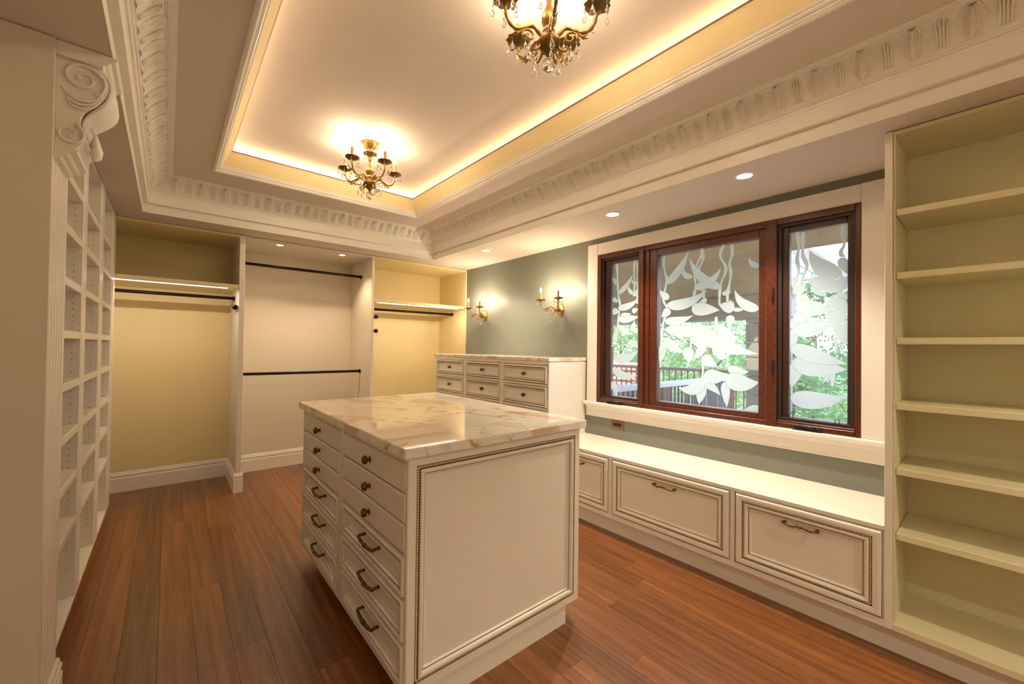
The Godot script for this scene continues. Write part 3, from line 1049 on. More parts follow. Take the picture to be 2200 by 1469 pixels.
func corbel() -> void:
	var t := thing("corbel", "white carved scroll corbel under the ceiling atop the fluted pilaster", "corbel", Vector3(-0.309, 2.04, -2.19))
	var zn := -2.075
	var zf := -2.300
	# S-shaped body, outline in (x, y)
	var o := Curve2D.new()
	o.bake_interval = 0.004
	for p in [[-0.309, 2.395], [-0.200, 2.395], [-0.188, 2.372], [-0.182, 2.335], [-0.188, 2.295], [-0.214, 2.258], [-0.240, 2.225], [-0.252, 2.190], [-0.246, 2.160], [-0.240, 2.135], [-0.247, 2.105], [-0.268, 2.080], [-0.309, 2.070]]:
		o.add_point(Vector2(p[0], p[1]), Vector2.ZERO, Vector2.ZERO)
	for i in range(1, 12):
		var d := (o.get_point_position(i + 1) - o.get_point_position(i - 1)) / 6.0
		if i > 1:
			o.set_point_in(i, -d)
			o.set_point_out(i, d)
	var body := PackedVector2Array()
	var n := 40
	for i in n + 1:
		body.append(o.sample_baked(o.get_baked_length() * i / n))
	part("scroll_body", Shape.new().smooth(false).prism(body, Vector3(1, 0, 0), Vector3.UP, Vector3(0, 0, zn - 0.008), Vector3(0, 0, zf + 0.008)), M.white, t)
	# cap and foot mouldings
	part("cap", Shape.new().prism(poly([-0.309, 2.392, -0.196, 2.392, -0.192, 2.400, -0.182, 2.406, -0.176, 2.416, -0.164, 2.420, -0.158, 2.430, -0.158, 2.438, -0.309, 2.438]), Vector3(1, 0, 0), Vector3.UP, Vector3(0, 0, zn + 0.012), Vector3(0, 0, zf - 0.012)), M.white, t)
	part("foot", Shape.new().prism(poly([-0.309, 2.036, -0.296, 2.040, -0.290, 2.048, -0.278, 2.052, -0.272, 2.062, -0.256, 2.068, -0.252, 2.078, -0.309, 2.082]), Vector3(1, 0, 0), Vector3.UP, Vector3(0, 0, zn + 0.002), Vector3(0, 0, zf - 0.002)), M.white, t)
	# volutes on both cheeks
	for z in [zn - 0.006, zf + 0.006]:
		var s := Shape.new().smooth()
		scroll(s, Vector2(-0.246, 2.338), 0.052, 0.010, 0.4, 1.45, z, 0.0105)
		s.tube(along([Vector3(-0.196, 2.360, z), Vector3(-0.190, 2.330, z), Vector3(-0.200, 2.300, z), Vector3(-0.212, 2.290, z), Vector3(-0.216, 2.302, z)], 14), taper([0.004, 0.007, 0.007, 0.005, 0.004], 14), 7, 0.7)
		part("upper_volute", s, M.white, t)
		s = Shape.new().smooth()
		scroll(s, Vector2(-0.276, 2.132), 0.040, 0.008, 1.2, -1.35, z, 0.0085)
		part("lower_volute", s, M.white, t)
		s = Shape.new().smooth()
		for k in 3:
			s.tube(along([Vector3(-0.298 + 0.006 * k, 2.290 - 0.009 * k, z), Vector3(-0.274, 2.264 - 0.014 * k, z), Vector3(-0.246, 2.258 - 0.014 * k, z), Vector3(-0.216, 2.270 - 0.010 * k, z), Vector3(-0.196, 2.300 - 0.008 * k, z)], 16), taper([0.002, 0.006, 0.008, 0.006, 0.003], 16), 7, 0.7)
		part("side_frond", s, M.white, t)
	# acanthus fronds lying along the curved front
	var zc := (zn + zf) / 2.0
	for k in 7:
		var s := Shape.new().smooth()
		var off := (k - 3) / 3.0
		for f in 3:
			var pts := []
			var rad := []
			for i in 12:
				var u := i / 11.0
				var l := lerpf(0.255, 0.78, 0.12 * f + u * (0.88 - 0.12 * f))
				var p := o.sample_baked(o.get_baked_length() * l)
				var q := (o.sample_baked(o.get_baked_length() * (l + 0.01)) - p).normalized()
				var nn := Vector2(-q.y, q.x)
				if nn.x < 0.0: nn = -nn
				p += nn * (0.004 + 0.010 * sin(PI * u) * (1.0 - 0.3 * absf(off)))
				pts.append(Vector3(p.x, p.y, zc + off * 0.088 * (1.0 - 0.25 * u) + (f - 1) * 0.011 * (1.0 - u)))
				rad.append(0.0105 * pow(sin(PI * (0.08 + 0.88 * u)), 0.7))
			s.tube(pts, rad, 7, 0.8)
		part("acanthus_frond", s, M.white, t)
	var tip := Shape.new().smooth()
	for k in 5:
		var off := (k - 2) / 2.0
		tip.tube([Vector3(-0.226, 2.180, zc + off * 0.07), Vector3(-0.214, 2.150, zc + off * 0.075), Vector3(-0.216, 2.120, zc + off * 0.06), Vector3(-0.232, 2.098, zc + off * 0.04)], [0.005, 0.010, 0.010, 0.004], 7, 0.7)
	part("leaf_tip", tip, M.white, t)

func closets() -> void:
	var t := thing("closet", "cream built-in hanging closet across the far end of the room with three open bays", "closet", Vector3(1.2, 0, -4.96))
	var zb := BACKZ + 0.001
	for d in [[0.505, 0.551], [1.779, 1.808]]:
		part("divider", Shape.new().box(Vector3(d[0], 0.0, zb), Vector3(d[1], SOFFIT - 0.004, CLOSETZ), 0.002), M.wall, t)
		part("divider_edge", Shape.new().box(Vector3(d[0] + 0.001, 0.186, CLOSETZ - 0.001), Vector3(d[1] - 0.001, SOFFIT - 0.005, CLOSETZ + 0.004), 0.0015), M.cream, t)
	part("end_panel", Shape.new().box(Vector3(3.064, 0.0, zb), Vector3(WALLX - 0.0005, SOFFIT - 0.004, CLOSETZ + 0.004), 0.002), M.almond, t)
	var prof := poly([0, 0, 0.016, 0, 0.016, 0.128, 0.012, 0.132, 0.012, 0.150, 0.015, 0.153, 0.015, 0.160, 0.010, 0.168, 0.009, 0.178, 0.003, 0.186, 0, 0.186])
	part("plinth_block", Shape.new().prism(prof, Vector3(0, 0, 1), Vector3.UP, Vector3(0.490, 0, CLOSETZ), Vector3(0.566, 0, CLOSETZ)), M.white, t)
	part("plinth_side", Shape.new().prism(prof, Vector3(-1, 0, 0), Vector3.UP, Vector3(0.505, 0, BACKZ + 0.018), Vector3(0.505, 0, CLOSETZ)), M.white, t)
	part("plinth_side", Shape.new().prism(prof, Vector3(1, 0, 0), Vector3.UP, Vector3(0.551, 0, BACKZ + 0.018), Vector3(0.551, 0, CLOSETZ)), M.white, t)
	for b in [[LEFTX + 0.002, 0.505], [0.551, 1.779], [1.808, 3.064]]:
		part("top_panel", Shape.new().box(Vector3(b[0], SOFFIT - 0.022, zb), Vector3(b[1], SOFFIT - 0.004, CLOSETZ - 0.002)), M.wall if b[0] == 0.551 else M.almond, t)  # middle bay paler: its whiter light is put into the colour
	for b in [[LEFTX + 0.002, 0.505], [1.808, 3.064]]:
		part("back_panel", Shape.new().box(Vector3(b[0], 0.187, BACKZ + 0.0005), Vector3(b[1], SOFFIT - 0.023, BACKZ + 0.003)), M.almond, t)  # added thin panels, yellowed to carry the warm light of these bays
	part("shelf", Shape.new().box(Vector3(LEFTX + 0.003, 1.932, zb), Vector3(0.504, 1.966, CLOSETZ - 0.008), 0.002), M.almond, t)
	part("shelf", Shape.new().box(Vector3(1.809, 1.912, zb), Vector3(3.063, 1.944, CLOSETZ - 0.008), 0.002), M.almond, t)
	var rods := [
		[LEFTX, 0.505, 1.857, -4.915, "black hanging rod under the lit shelf in the left closet bay"],
		[0.551, 1.779, 2.230, -4.945, "upper black hanging rod in the middle closet bay"],
		[0.551, 1.779, 1.095, -4.945, "lower black hanging rod in the middle closet bay"],
		[1.808, 3.064, 1.853, -4.945, "black hanging rod under the lit shelf in the right closet bay"]]
	for r in rods:
		var o := thing("hanging_rod", r[4], "closet rod", Vector3(r[0], r[2], r[3]), "black hanging rods in the closet bays")
		part("rod", Shape.new().smooth().tube([Vector3(r[0] + 0.004, r[2], r[3]), Vector3(r[1] - 0.004, r[2], r[3])], [0.0155], 14), M.dark, o)
		for x in [r[0], r[1]]:
			part("socket", Shape.new().smooth().tube([Vector3(x + (0.001 if x == r[0] else -0.001), r[2], r[3]), Vector3(x + (0.016 if x == r[0] else -0.016), r[2], r[3])], [0.023, 0.021], 14), M.dark, o)
	var pegs := [
		[Vector3(0.478, 1.750, -4.640), "pull-out valet rod on the left side of the closet divider below the left hanging rod"],
		[Vector3(1.834, 1.738, -4.640), "upper of two valet rods on the right side of the second closet divider"],
		[Vector3(1.834, 1.574, -4.640), "lower valet rod with a hook end on the right side of the second closet divider"]]
	for k in pegs.size():
		var p: Vector3 = pegs[k][0]
		var o := thing("valet_rod", pegs[k][1], "valet rod", p, "valet rods on the closet dividers")
		part("barrel", Shape.new().smooth().tube([p, p - Vector3(0, 0, 0.22)], [0.017], 12), M.steel, o)
		part("end_cap", Shape.new().smooth().lathe(v2([0, 0.046, 0.014, 0.044, 0.023, 0.034, 0.023, 0.004, 0.018, 0.0, 0, 0.0]), Transform3D(Basis(Vector3(1, 0, 0), Vector3(0, 0, 1), Vector3(0, -1, 0)), p), 14), M.dark, o)
		if k == 2:
			part("hook", Shape.new().smooth().tube([p + Vector3(0, -0.012, 0.02), p + Vector3(0.004, -0.034, 0.024), p + Vector3(0.016, -0.040, 0.024), p + Vector3(0.022, -0.026, 0.024), p + Vector3(0.02, -0.012, 0.022)], [0.003], 8), M.steel, o)
	# light strips along the shelf fronts
	for b in [[-0.66, 0.42, 1.930, "white LED light strip under the front edge of the left closet shelf"], [1.85, 2.96, 1.910, "white LED light strip under the front edge of the right closet shelf"]]:
		var o := thing("light_strip", b[3], "light strip", Vector3((b[0] + b[1]) / 2.0, b[2], CLOSETZ - 0.016), "LED strips under the closet shelves")
		part("channel", Shape.new().box(Vector3(b[0] - 0.004, b[2] - 0.003, CLOSETZ - 0.030), Vector3(b[1] + 0.004, b[2] + 0.001, CLOSETZ - 0.010)), M.steel, o)
		part("diffuser", Shape.new().box(Vector3(b[0], b[2] - 0.009, CLOSETZ - 0.022), Vector3(b[1], b[2] - 0.003, CLOSETZ - 0.012), 0.002), M.led, o)
		area_light(o, Vector3((b[0] + b[1]) / 2.0, b[2] - 0.014, CLOSETZ - 0.020), Vector3(0, -1, -0.35), Vector3.RIGHT, Vector2(b[1] - b[0], 0.016), Color(1.0, 0.92, 0.80), 0.20)

func area_light(under: Node, at: Vector3, towards: Vector3, along: Vector3, size: Vector2, c: Color, e: float) -> void:
	var l := AreaLight3D.new()
	l.name = numbered("light", under)
	under.add_child(l)
	l.area_size = size
	l.light_color = c
	l.light_energy = e
	l.area_range = 12.0
	l.shadow_enabled = true
	var z := -towards.normalized()
	var x := (along - z * along.dot(z)).normalized()
	l.global_transform = Transform3D(Basis(x, z.cross(x), z), at)

func slab(label: String, lo: Vector3, hi: Vector3, group := "") -> void:
	var o := part("marble_top", Shape.new().box(lo, hi, 0.004), M.marble, self)
	tag(o, label, "countertop", group)

func dresser() -> void:
	var x := 2.5806
	var z0 := -4.56
	var z1 := -2.544
	slab("long marble slab on the tall drawer chest under the wall sconces", Vector3(x - 0.006, 1.280, z0 - 0.02), Vector3(WALLX - 0.001, 1.315, z1 + 0.006))
	var t := thing("drawer_chest", "tall cream drawer chest with three columns of small-knobbed drawers under the two wall sconces", "chest", Vector3(2.83, 0, -3.55))
	part("carcass", Shape.new().box(Vector3(x + 0.022, 0.09, z0), Vector3(WALLX - 0.001, 1.279, z1 - 0.018)), M.cream, t)
	part("end_panel", Shape.new().box(Vector3(x, 0.09, z1 - 0.018), Vector3(WALLX - 0.001, 1.279, z1), 0.002), M.cream, t)
	part("toe_kick", Shape.new().box(Vector3(x + 0.06, 0.0, z0), Vector3(x + 0.08, 0.09, z1 - 0.01)), M.cream, t)
	var cols := [[-4.515, -3.905], [-3.860, -3.240], [-3.190, -2.568]]
	var rows := [[1.078, 1.245], [0.864, 1.052], [0.645, 0.838], [0.400, 0.619], [0.130, 0.374]]
	var rail := Shape.new()
	var edges := [z0, cols[0][0] - 0.004, cols[0][1] + 0.004, cols[1][0] - 0.004, cols[1][1] + 0.004, cols[2][0] - 0.004, cols[2][1] + 0.004, z1 - 0.018]
	for i in range(0, 8, 2):
		rail.box(Vector3(x, 0.09, edges[i]), Vector3(x + 0.022, 1.279, edges[i + 1]), 0.001)
	var ys := [0.09, 0.126, 0.378, 0.396, 0.623, 0.641, 0.842, 0.860, 1.056, 1.074, 1.249, 1.279]
	for c in cols:
		for i in range(0, 12, 2):
			rail.box(Vector3(x, ys[i], c[0] - 0.004), Vector3(x + 0.022, ys[i + 1], c[1] + 0.004), 0.001)
	part("face_frame", rail, M.cream, t)
	var knob := knob_mesh()
	for c in cols:
		for r in rows:
			var d := front_beaded(c[1] - c[0], r[1] - r[0], false, 0.52)
			var o := drawer(t, facing_room(Vector3(x, (r[0] + r[1]) / 2.0, (c[0] + c[1]) / 2.0)), d)
			piece("knob", knob, M.bronze, o, Transform3D(Basis.IDENTITY, Vector3(0, 0, -0.012)))

func island() -> void:
	slab("thick white marble slab with gold veins on the free-standing island", Vector3(0.668, 0.988, -2.967), Vector3(1.6945, 1.028, -1.3875))
	var x := 0.693
	var x1 := 1.669
	var z0 := -2.942
	var z1 := -1.412
	var t := thing("island", "free-standing cream island with two columns of drawers, a beaded end panel and a marble top", "island", Vector3((x + x1) / 2.0, 0, (z0 + z1) / 2.0))
	part("carcass", Shape.new().box(Vector3(x + 0.022, 0.094, z0 + 0.01), Vector3(x1, 0.987, z1 - 0.022), 0.003), M.cream, t)
	part("plinth", Shape.new().box(Vector3(x + 0.10, 0.0, z0 + 0.09), Vector3(x1 - 0.092, 0.094, z1 - 0.006)), M.cream, t)
	# face frame on the drawer side
	var cols := [[-2.910, -2.204], [-2.132, -1.430]]
	var rows := [[0.849, 0.960], [0.734, 0.843], [0.620, 0.729], [0.457, 0.613], [0.288, 0.451], [0.122, 0.282]]
	var rail := Shape.new()
	rail.box(Vector3(x, 0.094, z0), Vector3(x + 0.022, 0.987, cols[0][0] - 0.004), 0.002)
	rail.box(Vector3(x, 0.094, cols[0][1] + 0.004), Vector3(x + 0.022, 0.987, cols[1][0] - 0.004), 0.002)
	for c in cols:
		rail.box(Vector3(x, 0.964, c[0] - 0.004), Vector3(x + 0.022, 0.987, c[1] + 0.004), 0.001)
		rail.box(Vector3(x, 0.094, c[0] - 0.004), Vector3(x + 0.022, 0.118, c[1] + 0.004), 0.001)
	part("face_frame", rail, M.cream, t)
	var knob := knob_mesh()
	var pull := pull_mesh()
	for c in cols:
		for i in rows.size():
			var r: Array = rows[i]
			var w: float = c[1] - c[0]
			var h: float = r[1] - r[0]
			var xf := facing_room(Vector3(x, (r[0] + r[1]) / 2.0, (c[0] + c[1]) / 2.0))
			if i < 3:
				var o := drawer(t, xf, front_plain(w, h))
				piece("knob", knob, M.bronze, o, Transform3D(Basis.IDENTITY, Vector3(0, 0, 0.002)))
			else:
				var o := drawer(t, xf, front_beaded(w, h, true, 0.62))
				piece("pull", pull, M.bronze, o, Transform3D(Basis.IDENTITY, Vector3(0, 0.008, -0.013)))
	# end panel facing the viewer, with a beaded frame
	var lo := Vector2(x, 0.092)
	var hi := Vector2(x1, 0.988)
	var mid := Vector3((lo.x + hi.x) / 2.0, (lo.y + hi.y) / 2.0, z1)
	var u := (hi.x - lo.x) / 2.0
	var v := (hi.y - lo.y) / 2.0
	var s := Shape.new()
	s.ring(-u, -v, u, v, v2([0.0, -0.024, 0.0, -0.004, 0.004, 0.0, 0.036, 0.0, 0.037, -0.003]))
	s.ring(-u, -v, u, v, v2([0.0525, -0.002, 0.054, 0.004, 0.060, 0.006, 0.068, 0.003, 0.071, -0.003, 0.072, -0.006]))
	s.ring(-u, -v, u, v, v2([0.0742, -0.007, 0.077, -0.005, 0.081, -0.008, 0.083, -0.012]), true)
	var o := part("end_panel", s, M.cream, t, facing_front(mid))
	s = Shape.new()
	s.ring(-u, -v, u, v, v2([0.037, -0.003, 0.0385, -0.006, 0.0510, -0.006, 0.0525, -0.002]))
	s.ring(-u, -v, u, v, v2([0.072, -0.006, 0.0731, -0.0085, 0.0742, -0.007]))
	piece("glazed_groove", s, M.glaze, o)
	piece("bead_moulding", bead_row(-u, -v, u, v, 0.0447, -0.006, 0.0104, 0.0100), M.bead, o, Transform3D.IDENTITY, "stuff")

func window_seat() -> void:
	var x := SEATX
	var t := thing("window_seat", "long low cream window seat with three beaded drawers beneath the etched window", "bench", Vector3(2.82, 0, -1.44))
	var z0 := -2.5435
	var z1 := -0.3345
	part("seat_board", Shape.new().box(Vector3(x - 0.001, 0.572, z0), Vector3(WALLX - 0.001, 0.594, z1), 0.002), M.cream, t)
	part("carcass", Shape.new().box(Vector3(x + 0.024, 0.126, z0), Vector3(WALLX - 0.001, 0.571, z1)), M.cream, t)
	part("toe_kick", Shape.new().box(Vector3(x + 0.055, 0.0, z0), Vector3(x + 0.075, 0.126, z1)), M.cream, t)
	var cols := [[-2.530, -1.892], [-1.857, -1.018], [-0.988, -0.339]]
	var y0 := 0.162
	var y1 := 0.568
	var rail := Shape.new()
	rail.box(Vector3(x, 0.126, z0), Vector3(x + 0.024, y0 - 0.003, z1), 0.001)
	for e in [[z0, cols[0][0] - 0.003], [cols[0][1] + 0.003, cols[1][0] - 0.003], [cols[1][1] + 0.003, cols[2][0] - 0.003], [cols[2][1] + 0.002, z1]]:
		rail.box(Vector3(x, y0 - 0.003, e[0]), Vector3(x + 0.024, 0.5715, e[1]), 0.001)
	part("face_frame", rail, M.cream, t)
	var bow := bow_mesh()
	for c in cols:
		var o := drawer(t, facing_room(Vector3(x, (y0 + y1) / 2.0, (c[0] + c[1]) / 2.0)), front_beaded(c[1] - c[0], y1 - y0, true, 1.0))
		piece("bow_handle", bow, M.bronze, o, Transform3D(Basis.IDENTITY, Vector3(0, 0.114, -0.013)))

func bookcase() -> void:
	var t := thing("bookcase", "tall open cream bookcase at the right end of the window seat", "bookcase", Vector3(2.80, 0, 0.2))
	var z0 := -0.334
	var z1 := 0.80
	var xb := 2.965
	part("side_panel", Shape.new().box(Vector3(SEATX, 0.126, z0), Vector3(WALLX - 0.001, SOFFIT - 0.002, z0 + 0.0275), 0.0015), M.cream, t)
	part("side_panel", Shape.new().box(Vector3(SEATX, 0.126, z1 - 0.0275), Vector3(WALLX - 0.001, SOFFIT - 0.002, z1), 0.0015), M.cream, t)
	part("lining", Shape.new().box(Vector3(SEATX + 0.012, 0.153, z0 + 0.0285), Vector3(xb, SOFFIT - 0.02, z0 + 0.0365)), M.ivory, t)
	part("back_panel", Shape.new().box(Vector3(xb, 0.126, z0 + 0.0285), Vector3(xb + 0.012, SOFFIT - 0.004, z1 - 0.0285)), M.ivory, t)
	part("top_panel", Shape.new().box(Vector3(SEATX + 0.006, SOFFIT - 0.022, z0 + 0.0285), Vector3(xb, SOFFIT - 0.005, z1 - 0.0285)), M.ivory, t)
	part("bottom_shelf", Shape.new().box(Vector3(SEATX, 0.126, z0 + 0.028), Vector3(xb, 0.155, z1 - 0.028), 0.001), M.ivory, t)
	part("toe_kick", Shape.new().box(Vector3(SEATX + 0.055, 0.0, z0), Vector3(SEATX + 0.075, 0.126, z1)), M.cream, t)
	for y in [2.042, 1.746, 1.442, 1.139, 0.838, 0.539]:
		part("shelf", Shape.new().box(Vector3(SEATX + 0.018, y, z0 + 0.038), Vector3(xb - 0.001, y + 0.030, z1 - 0.029), 0.002), M.ivory, t)

# ------------------------------------------------------------------ lamps

# a wire link, a small bead and a cut drop below it
func pendant_mesh(long: float, fat: float) -> ArrayMesh:
	var s := Shape.new()
	s.tube([Vector3(0, 0.002, 0), Vector3(0, -0.007, 0)], [0.0009], 5)
	s.lathe(v2([0.0, -0.006, 0.0050, -0.010, 0.0050, -0.014, 0.0, -0.018]), Transform3D.IDENTITY, 6)
	s.tube([Vector3(0, -0.017, 0), Vector3(0, -0.021, 0)], [0.0009], 5)
	s.lathe(v2([0.0, -0.020, fat * 0.35, -0.020 - long * 0.25, fat, -0.020 - long * 0.66, fat * 0.72, -0.020 - long * 0.90, 0.0, -0.020 - long]), Transform3D.IDENTITY, 8)
	return s.mesh()

func cup_mesh() -> ArrayMesh:
	var s := Shape.new().smooth()
	s.lathe(v2([0.006, -0.020, 0.010, -0.012, 0.016, -0.006, 0.030, -0.002, 0.042, 0.002, 0.049, 0.008, 0.051, 0.010, 0.050, 0.012, 0.040, 0.006, 0.022, 0.002, 0.010, 0.006, 0.010, 0.014, 0.016, 0.018, 0.014, 0.022]), Transform3D.IDENTITY, 40, 10, 0.07)
	return s.mesh()

func bulb(under: Node, at: Vector3, e: float) -> void:
	var s := Shape.new().smooth()
	s.lathe(v2([0.006, 0.0, 0.0095, 0.010, 0.0115, 0.020, 0.0098, 0.032, 0.0055, 0.043, 0.0015, 0.051, 0.0, 0.053]), Transform3D.IDENTITY, 12)
	piece("bulb", s, M.bulb, under, Transform3D(Basis.IDENTITY, at))
	var l := OmniLight3D.new()
	l.name = numbered("bulb_light", under)
	under.add_child(l)
	l.position = at + Vector3(0, 0.020, 0)
	l.light_color = Color(1.0, 0.91, 0.77)
	l.light_energy = e
	l.light_size = 0.010
	l.omni_range = 14.0
	l.omni_attenuation = 2.0
	l.shadow_enabled = true

func sleeve_mesh() -> ArrayMesh:
	var s := Shape.new().smooth(false)
	s.lathe(v2([0.0, 0.0, 0.014, 0.0, 0.016, 0.006, 0.0105, 0.010, 0.0105, 0.066, 0.0085, 0.068, 0.0, 0.068]), Transform3D.IDENTITY, 14)
	return s.mesh()

# scrolling arm in the plane of local x (outwards) and y; ends under the cup at (reach, rise)
func arm_mesh(reach: float, rise: float) -> ArrayMesh:
	var s := Shape.new().smooth()
	var c := Curve2D.new()
	c.bake_interval = 0.002
	for p in [[0.12, -0.10], [0.20, 0.16], [0.38, 0.42], [0.58, 0.22], [0.78, 0.10], [0.94, 0.38], [1.0, 0.88]]:
		c.add_point(Vector2(p[0] * reach, p[1] * rise))
	for i in range(1, 6):
		var d := (c.get_point_position(i + 1) - c.get_point_position(i - 1)) / 6.0
		c.set_point_in(i, -d)
		c.set_point_out(i, d)
	var pts := []
	var rad := []
	for i in 25:
		var p := c.sample_baked(c.get_baked_length() * i / 24.0)
		pts.append(Vector3(p.x, p.y, 0))
		rad.append(0.0080 + 0.0014 * sin(i * 1.9) - 0.0016 * i / 24.0)
	s.tube(pts, rad, 7)
	return s.mesh()

func arm_scroll_mesh(reach: float, rise: float) -> ArrayMesh:
	var s := Shape.new().smooth()
	var out := []
	var rad := []
	for i in 22:
		var u := i / 21.0
		var a := -0.6 + TAU * 1.35 * u
		var r := lerpf(0.030, 0.006, u)
		out.append(Vector3(reach * 0.46 + cos(a) * r, rise * -0.02 + sin(a) * r * 0.9, 0))
		rad.append(lerpf(0.0052, 0.0034, u))
	s.tube(out, rad, 6)
	for k in [-1.0, 1.0]:
		s.tube([Vector3(reach * 0.60, rise * 0.16, 0), Vector3(reach * 0.72, rise * -0.10, k * 0.004), Vector3(reach * 0.82, rise * -0.08, k * 0.010)], [0.0045, 0.004, 0.0015], 6)
	s.tube(along([Vector3(reach * 0.16, -0.012, 0), Vector3(reach * 0.24, -0.040, 0), Vector3(reach * 0.34, -0.052, 0), Vector3(reach * 0.40, -0.040, 0), Vector3(reach * 0.36, -0.030, 0)], 14), taper([0.006, 0.006, 0.005, 0.004, 0.003], 14), 6)
	return s.mesh()

func chandelier(at: Vector3, first: float, label: String) -> void:
	var t := thing("chandelier", label, "chandelier", at, "brass crystal chandeliers under the tray ceiling")
	var s := Shape.new().smooth()
	s.lathe(v2([0.0, 0.0, 0.066, 0.0, 0.070, -0.006, 0.064, -0.016, 0.050, -0.028, 0.036, -0.040, 0.026, -0.047, 0.020, -0.050, 0.022, -0.054, 0.014, -0.060, 0.012, -0.066, 0.017, -0.072, 0.0, -0.074]), Transform3D.IDENTITY, 48, 8, 0.05)
	piece("canopy", s, M.brass, t)
	s = Shape.new()
	s.lathe(v2([0.008, -0.104, 0.014, -0.098, 0.022, -0.092, 0.040, -0.088, 0.050, -0.082, 0.051, -0.079, 0.038, -0.083, 0.018, -0.084, 0.012, -0.074]), Transform3D.IDENTITY, 40, 8, 0.07)
	piece("upper_dish", s, M.oldbrass, t)
	s = Shape.new().smooth()
	s.lathe(v2([0.010, -0.100, 0.016, -0.110, 0.020, -0.120, 0.012, -0.134, 0.011, -0.150, 0.016, -0.168, 0.026, -0.186, 0.032, -0.204, 0.033, -0.216, 0.028, -0.230, 0.018, -0.242, 0.015, -0.248, 0.024, -0.254, 0.026, -0.262, 0.018, -0.268, 0.020, -0.276]), Transform3D.IDENTITY, 20)
	piece("vase_stem", s, M.brass, t)
	s = Shape.new().smooth()
	s.lathe(v2([0.020, -0.270, 0.030, -0.276, 0.036, -0.288, 0.044, -0.298, 0.047, -0.308, 0.043, -0.322, 0.034, -0.334, 0.022, -0.344, 0.012, -0.352, 0.010, -0.360, 0.005, -0.366, 0.0, -0.367]), Transform3D.IDENTITY, 40, 5, 0.06)
	piece("hub", s, M.oldbrass, t)
	var reach := 0.190
	var hub_y := -0.300
	var rise := 0.095
	var cup_y := hub_y + rise + 0.006
	var arm := arm_mesh(reach, rise)
	var curl := arm_scroll_mesh(reach, rise)
	var cup := cup_mesh()
	var tube := sleeve_mesh()
	var big := pendant_mesh(0.050, 0.0112)
	var small := pendant_mesh(0.036, 0.0088)
	for k in 5:
		var a := first + TAU * k / 5.0
		var d := Vector3(cos(a), 0, sin(a))
		var turn := Basis(d, Vector3.UP, d.cross(Vector3.UP))
		var o := piece("arm", arm, M.brass, t, Transform3D(turn, Vector3(0, hub_y, 0)))
		piece("scroll", curl, M.brass, o)
		var tip := d * reach + Vector3(0, cup_y, 0)
		piece("drip_cup", cup, M.oldbrass, t, Transform3D(Basis.IDENTITY, tip))
		piece("candle_sleeve", tube, M.sleeve, t, Transform3D(Basis.IDENTITY, tip + Vector3(0, 0.016, 0)))
		bulb(t, tip + Vector3(0, 0.083, 0), LAMP)
		for j in 5:
			var b := a + TAU * (j + 0.5) / 5.0
			piece("crystal_drop", small if j % 2 == 0 else big, M.crystal, t, Transform3D(Basis(Vector3.UP, b), tip + Vector3(cos(b) * 0.048, 0.004, sin(b) * 0.048)))
		piece("crystal_drop", big, M.crystal, t, Transform3D(turn, d * 0.0874 + Vector3(0, hub_y - 0.027, 0)))
		piece("crystal_drop", small, M.crystal, t, Transform3D(turn, d * 0.062 + Vector3(0, hub_y - 0.054, 0)))
		piece("crystal_drop", small, M.crystal, t, Transform3D(turn, d * 0.048 + Vector3(0, -0.083, 0)))
	s = Shape.new()
	s.ball(Vector3(0, -0.396, 0), Vector3(0.026, 0.028, 0.026), 10, 7)
	s.tube([Vector3(0, -0.366, 0), Vector3(0, -0.372, 0)], [0.001], 5)
	piece("crystal_ball", s, M.crystal, t)

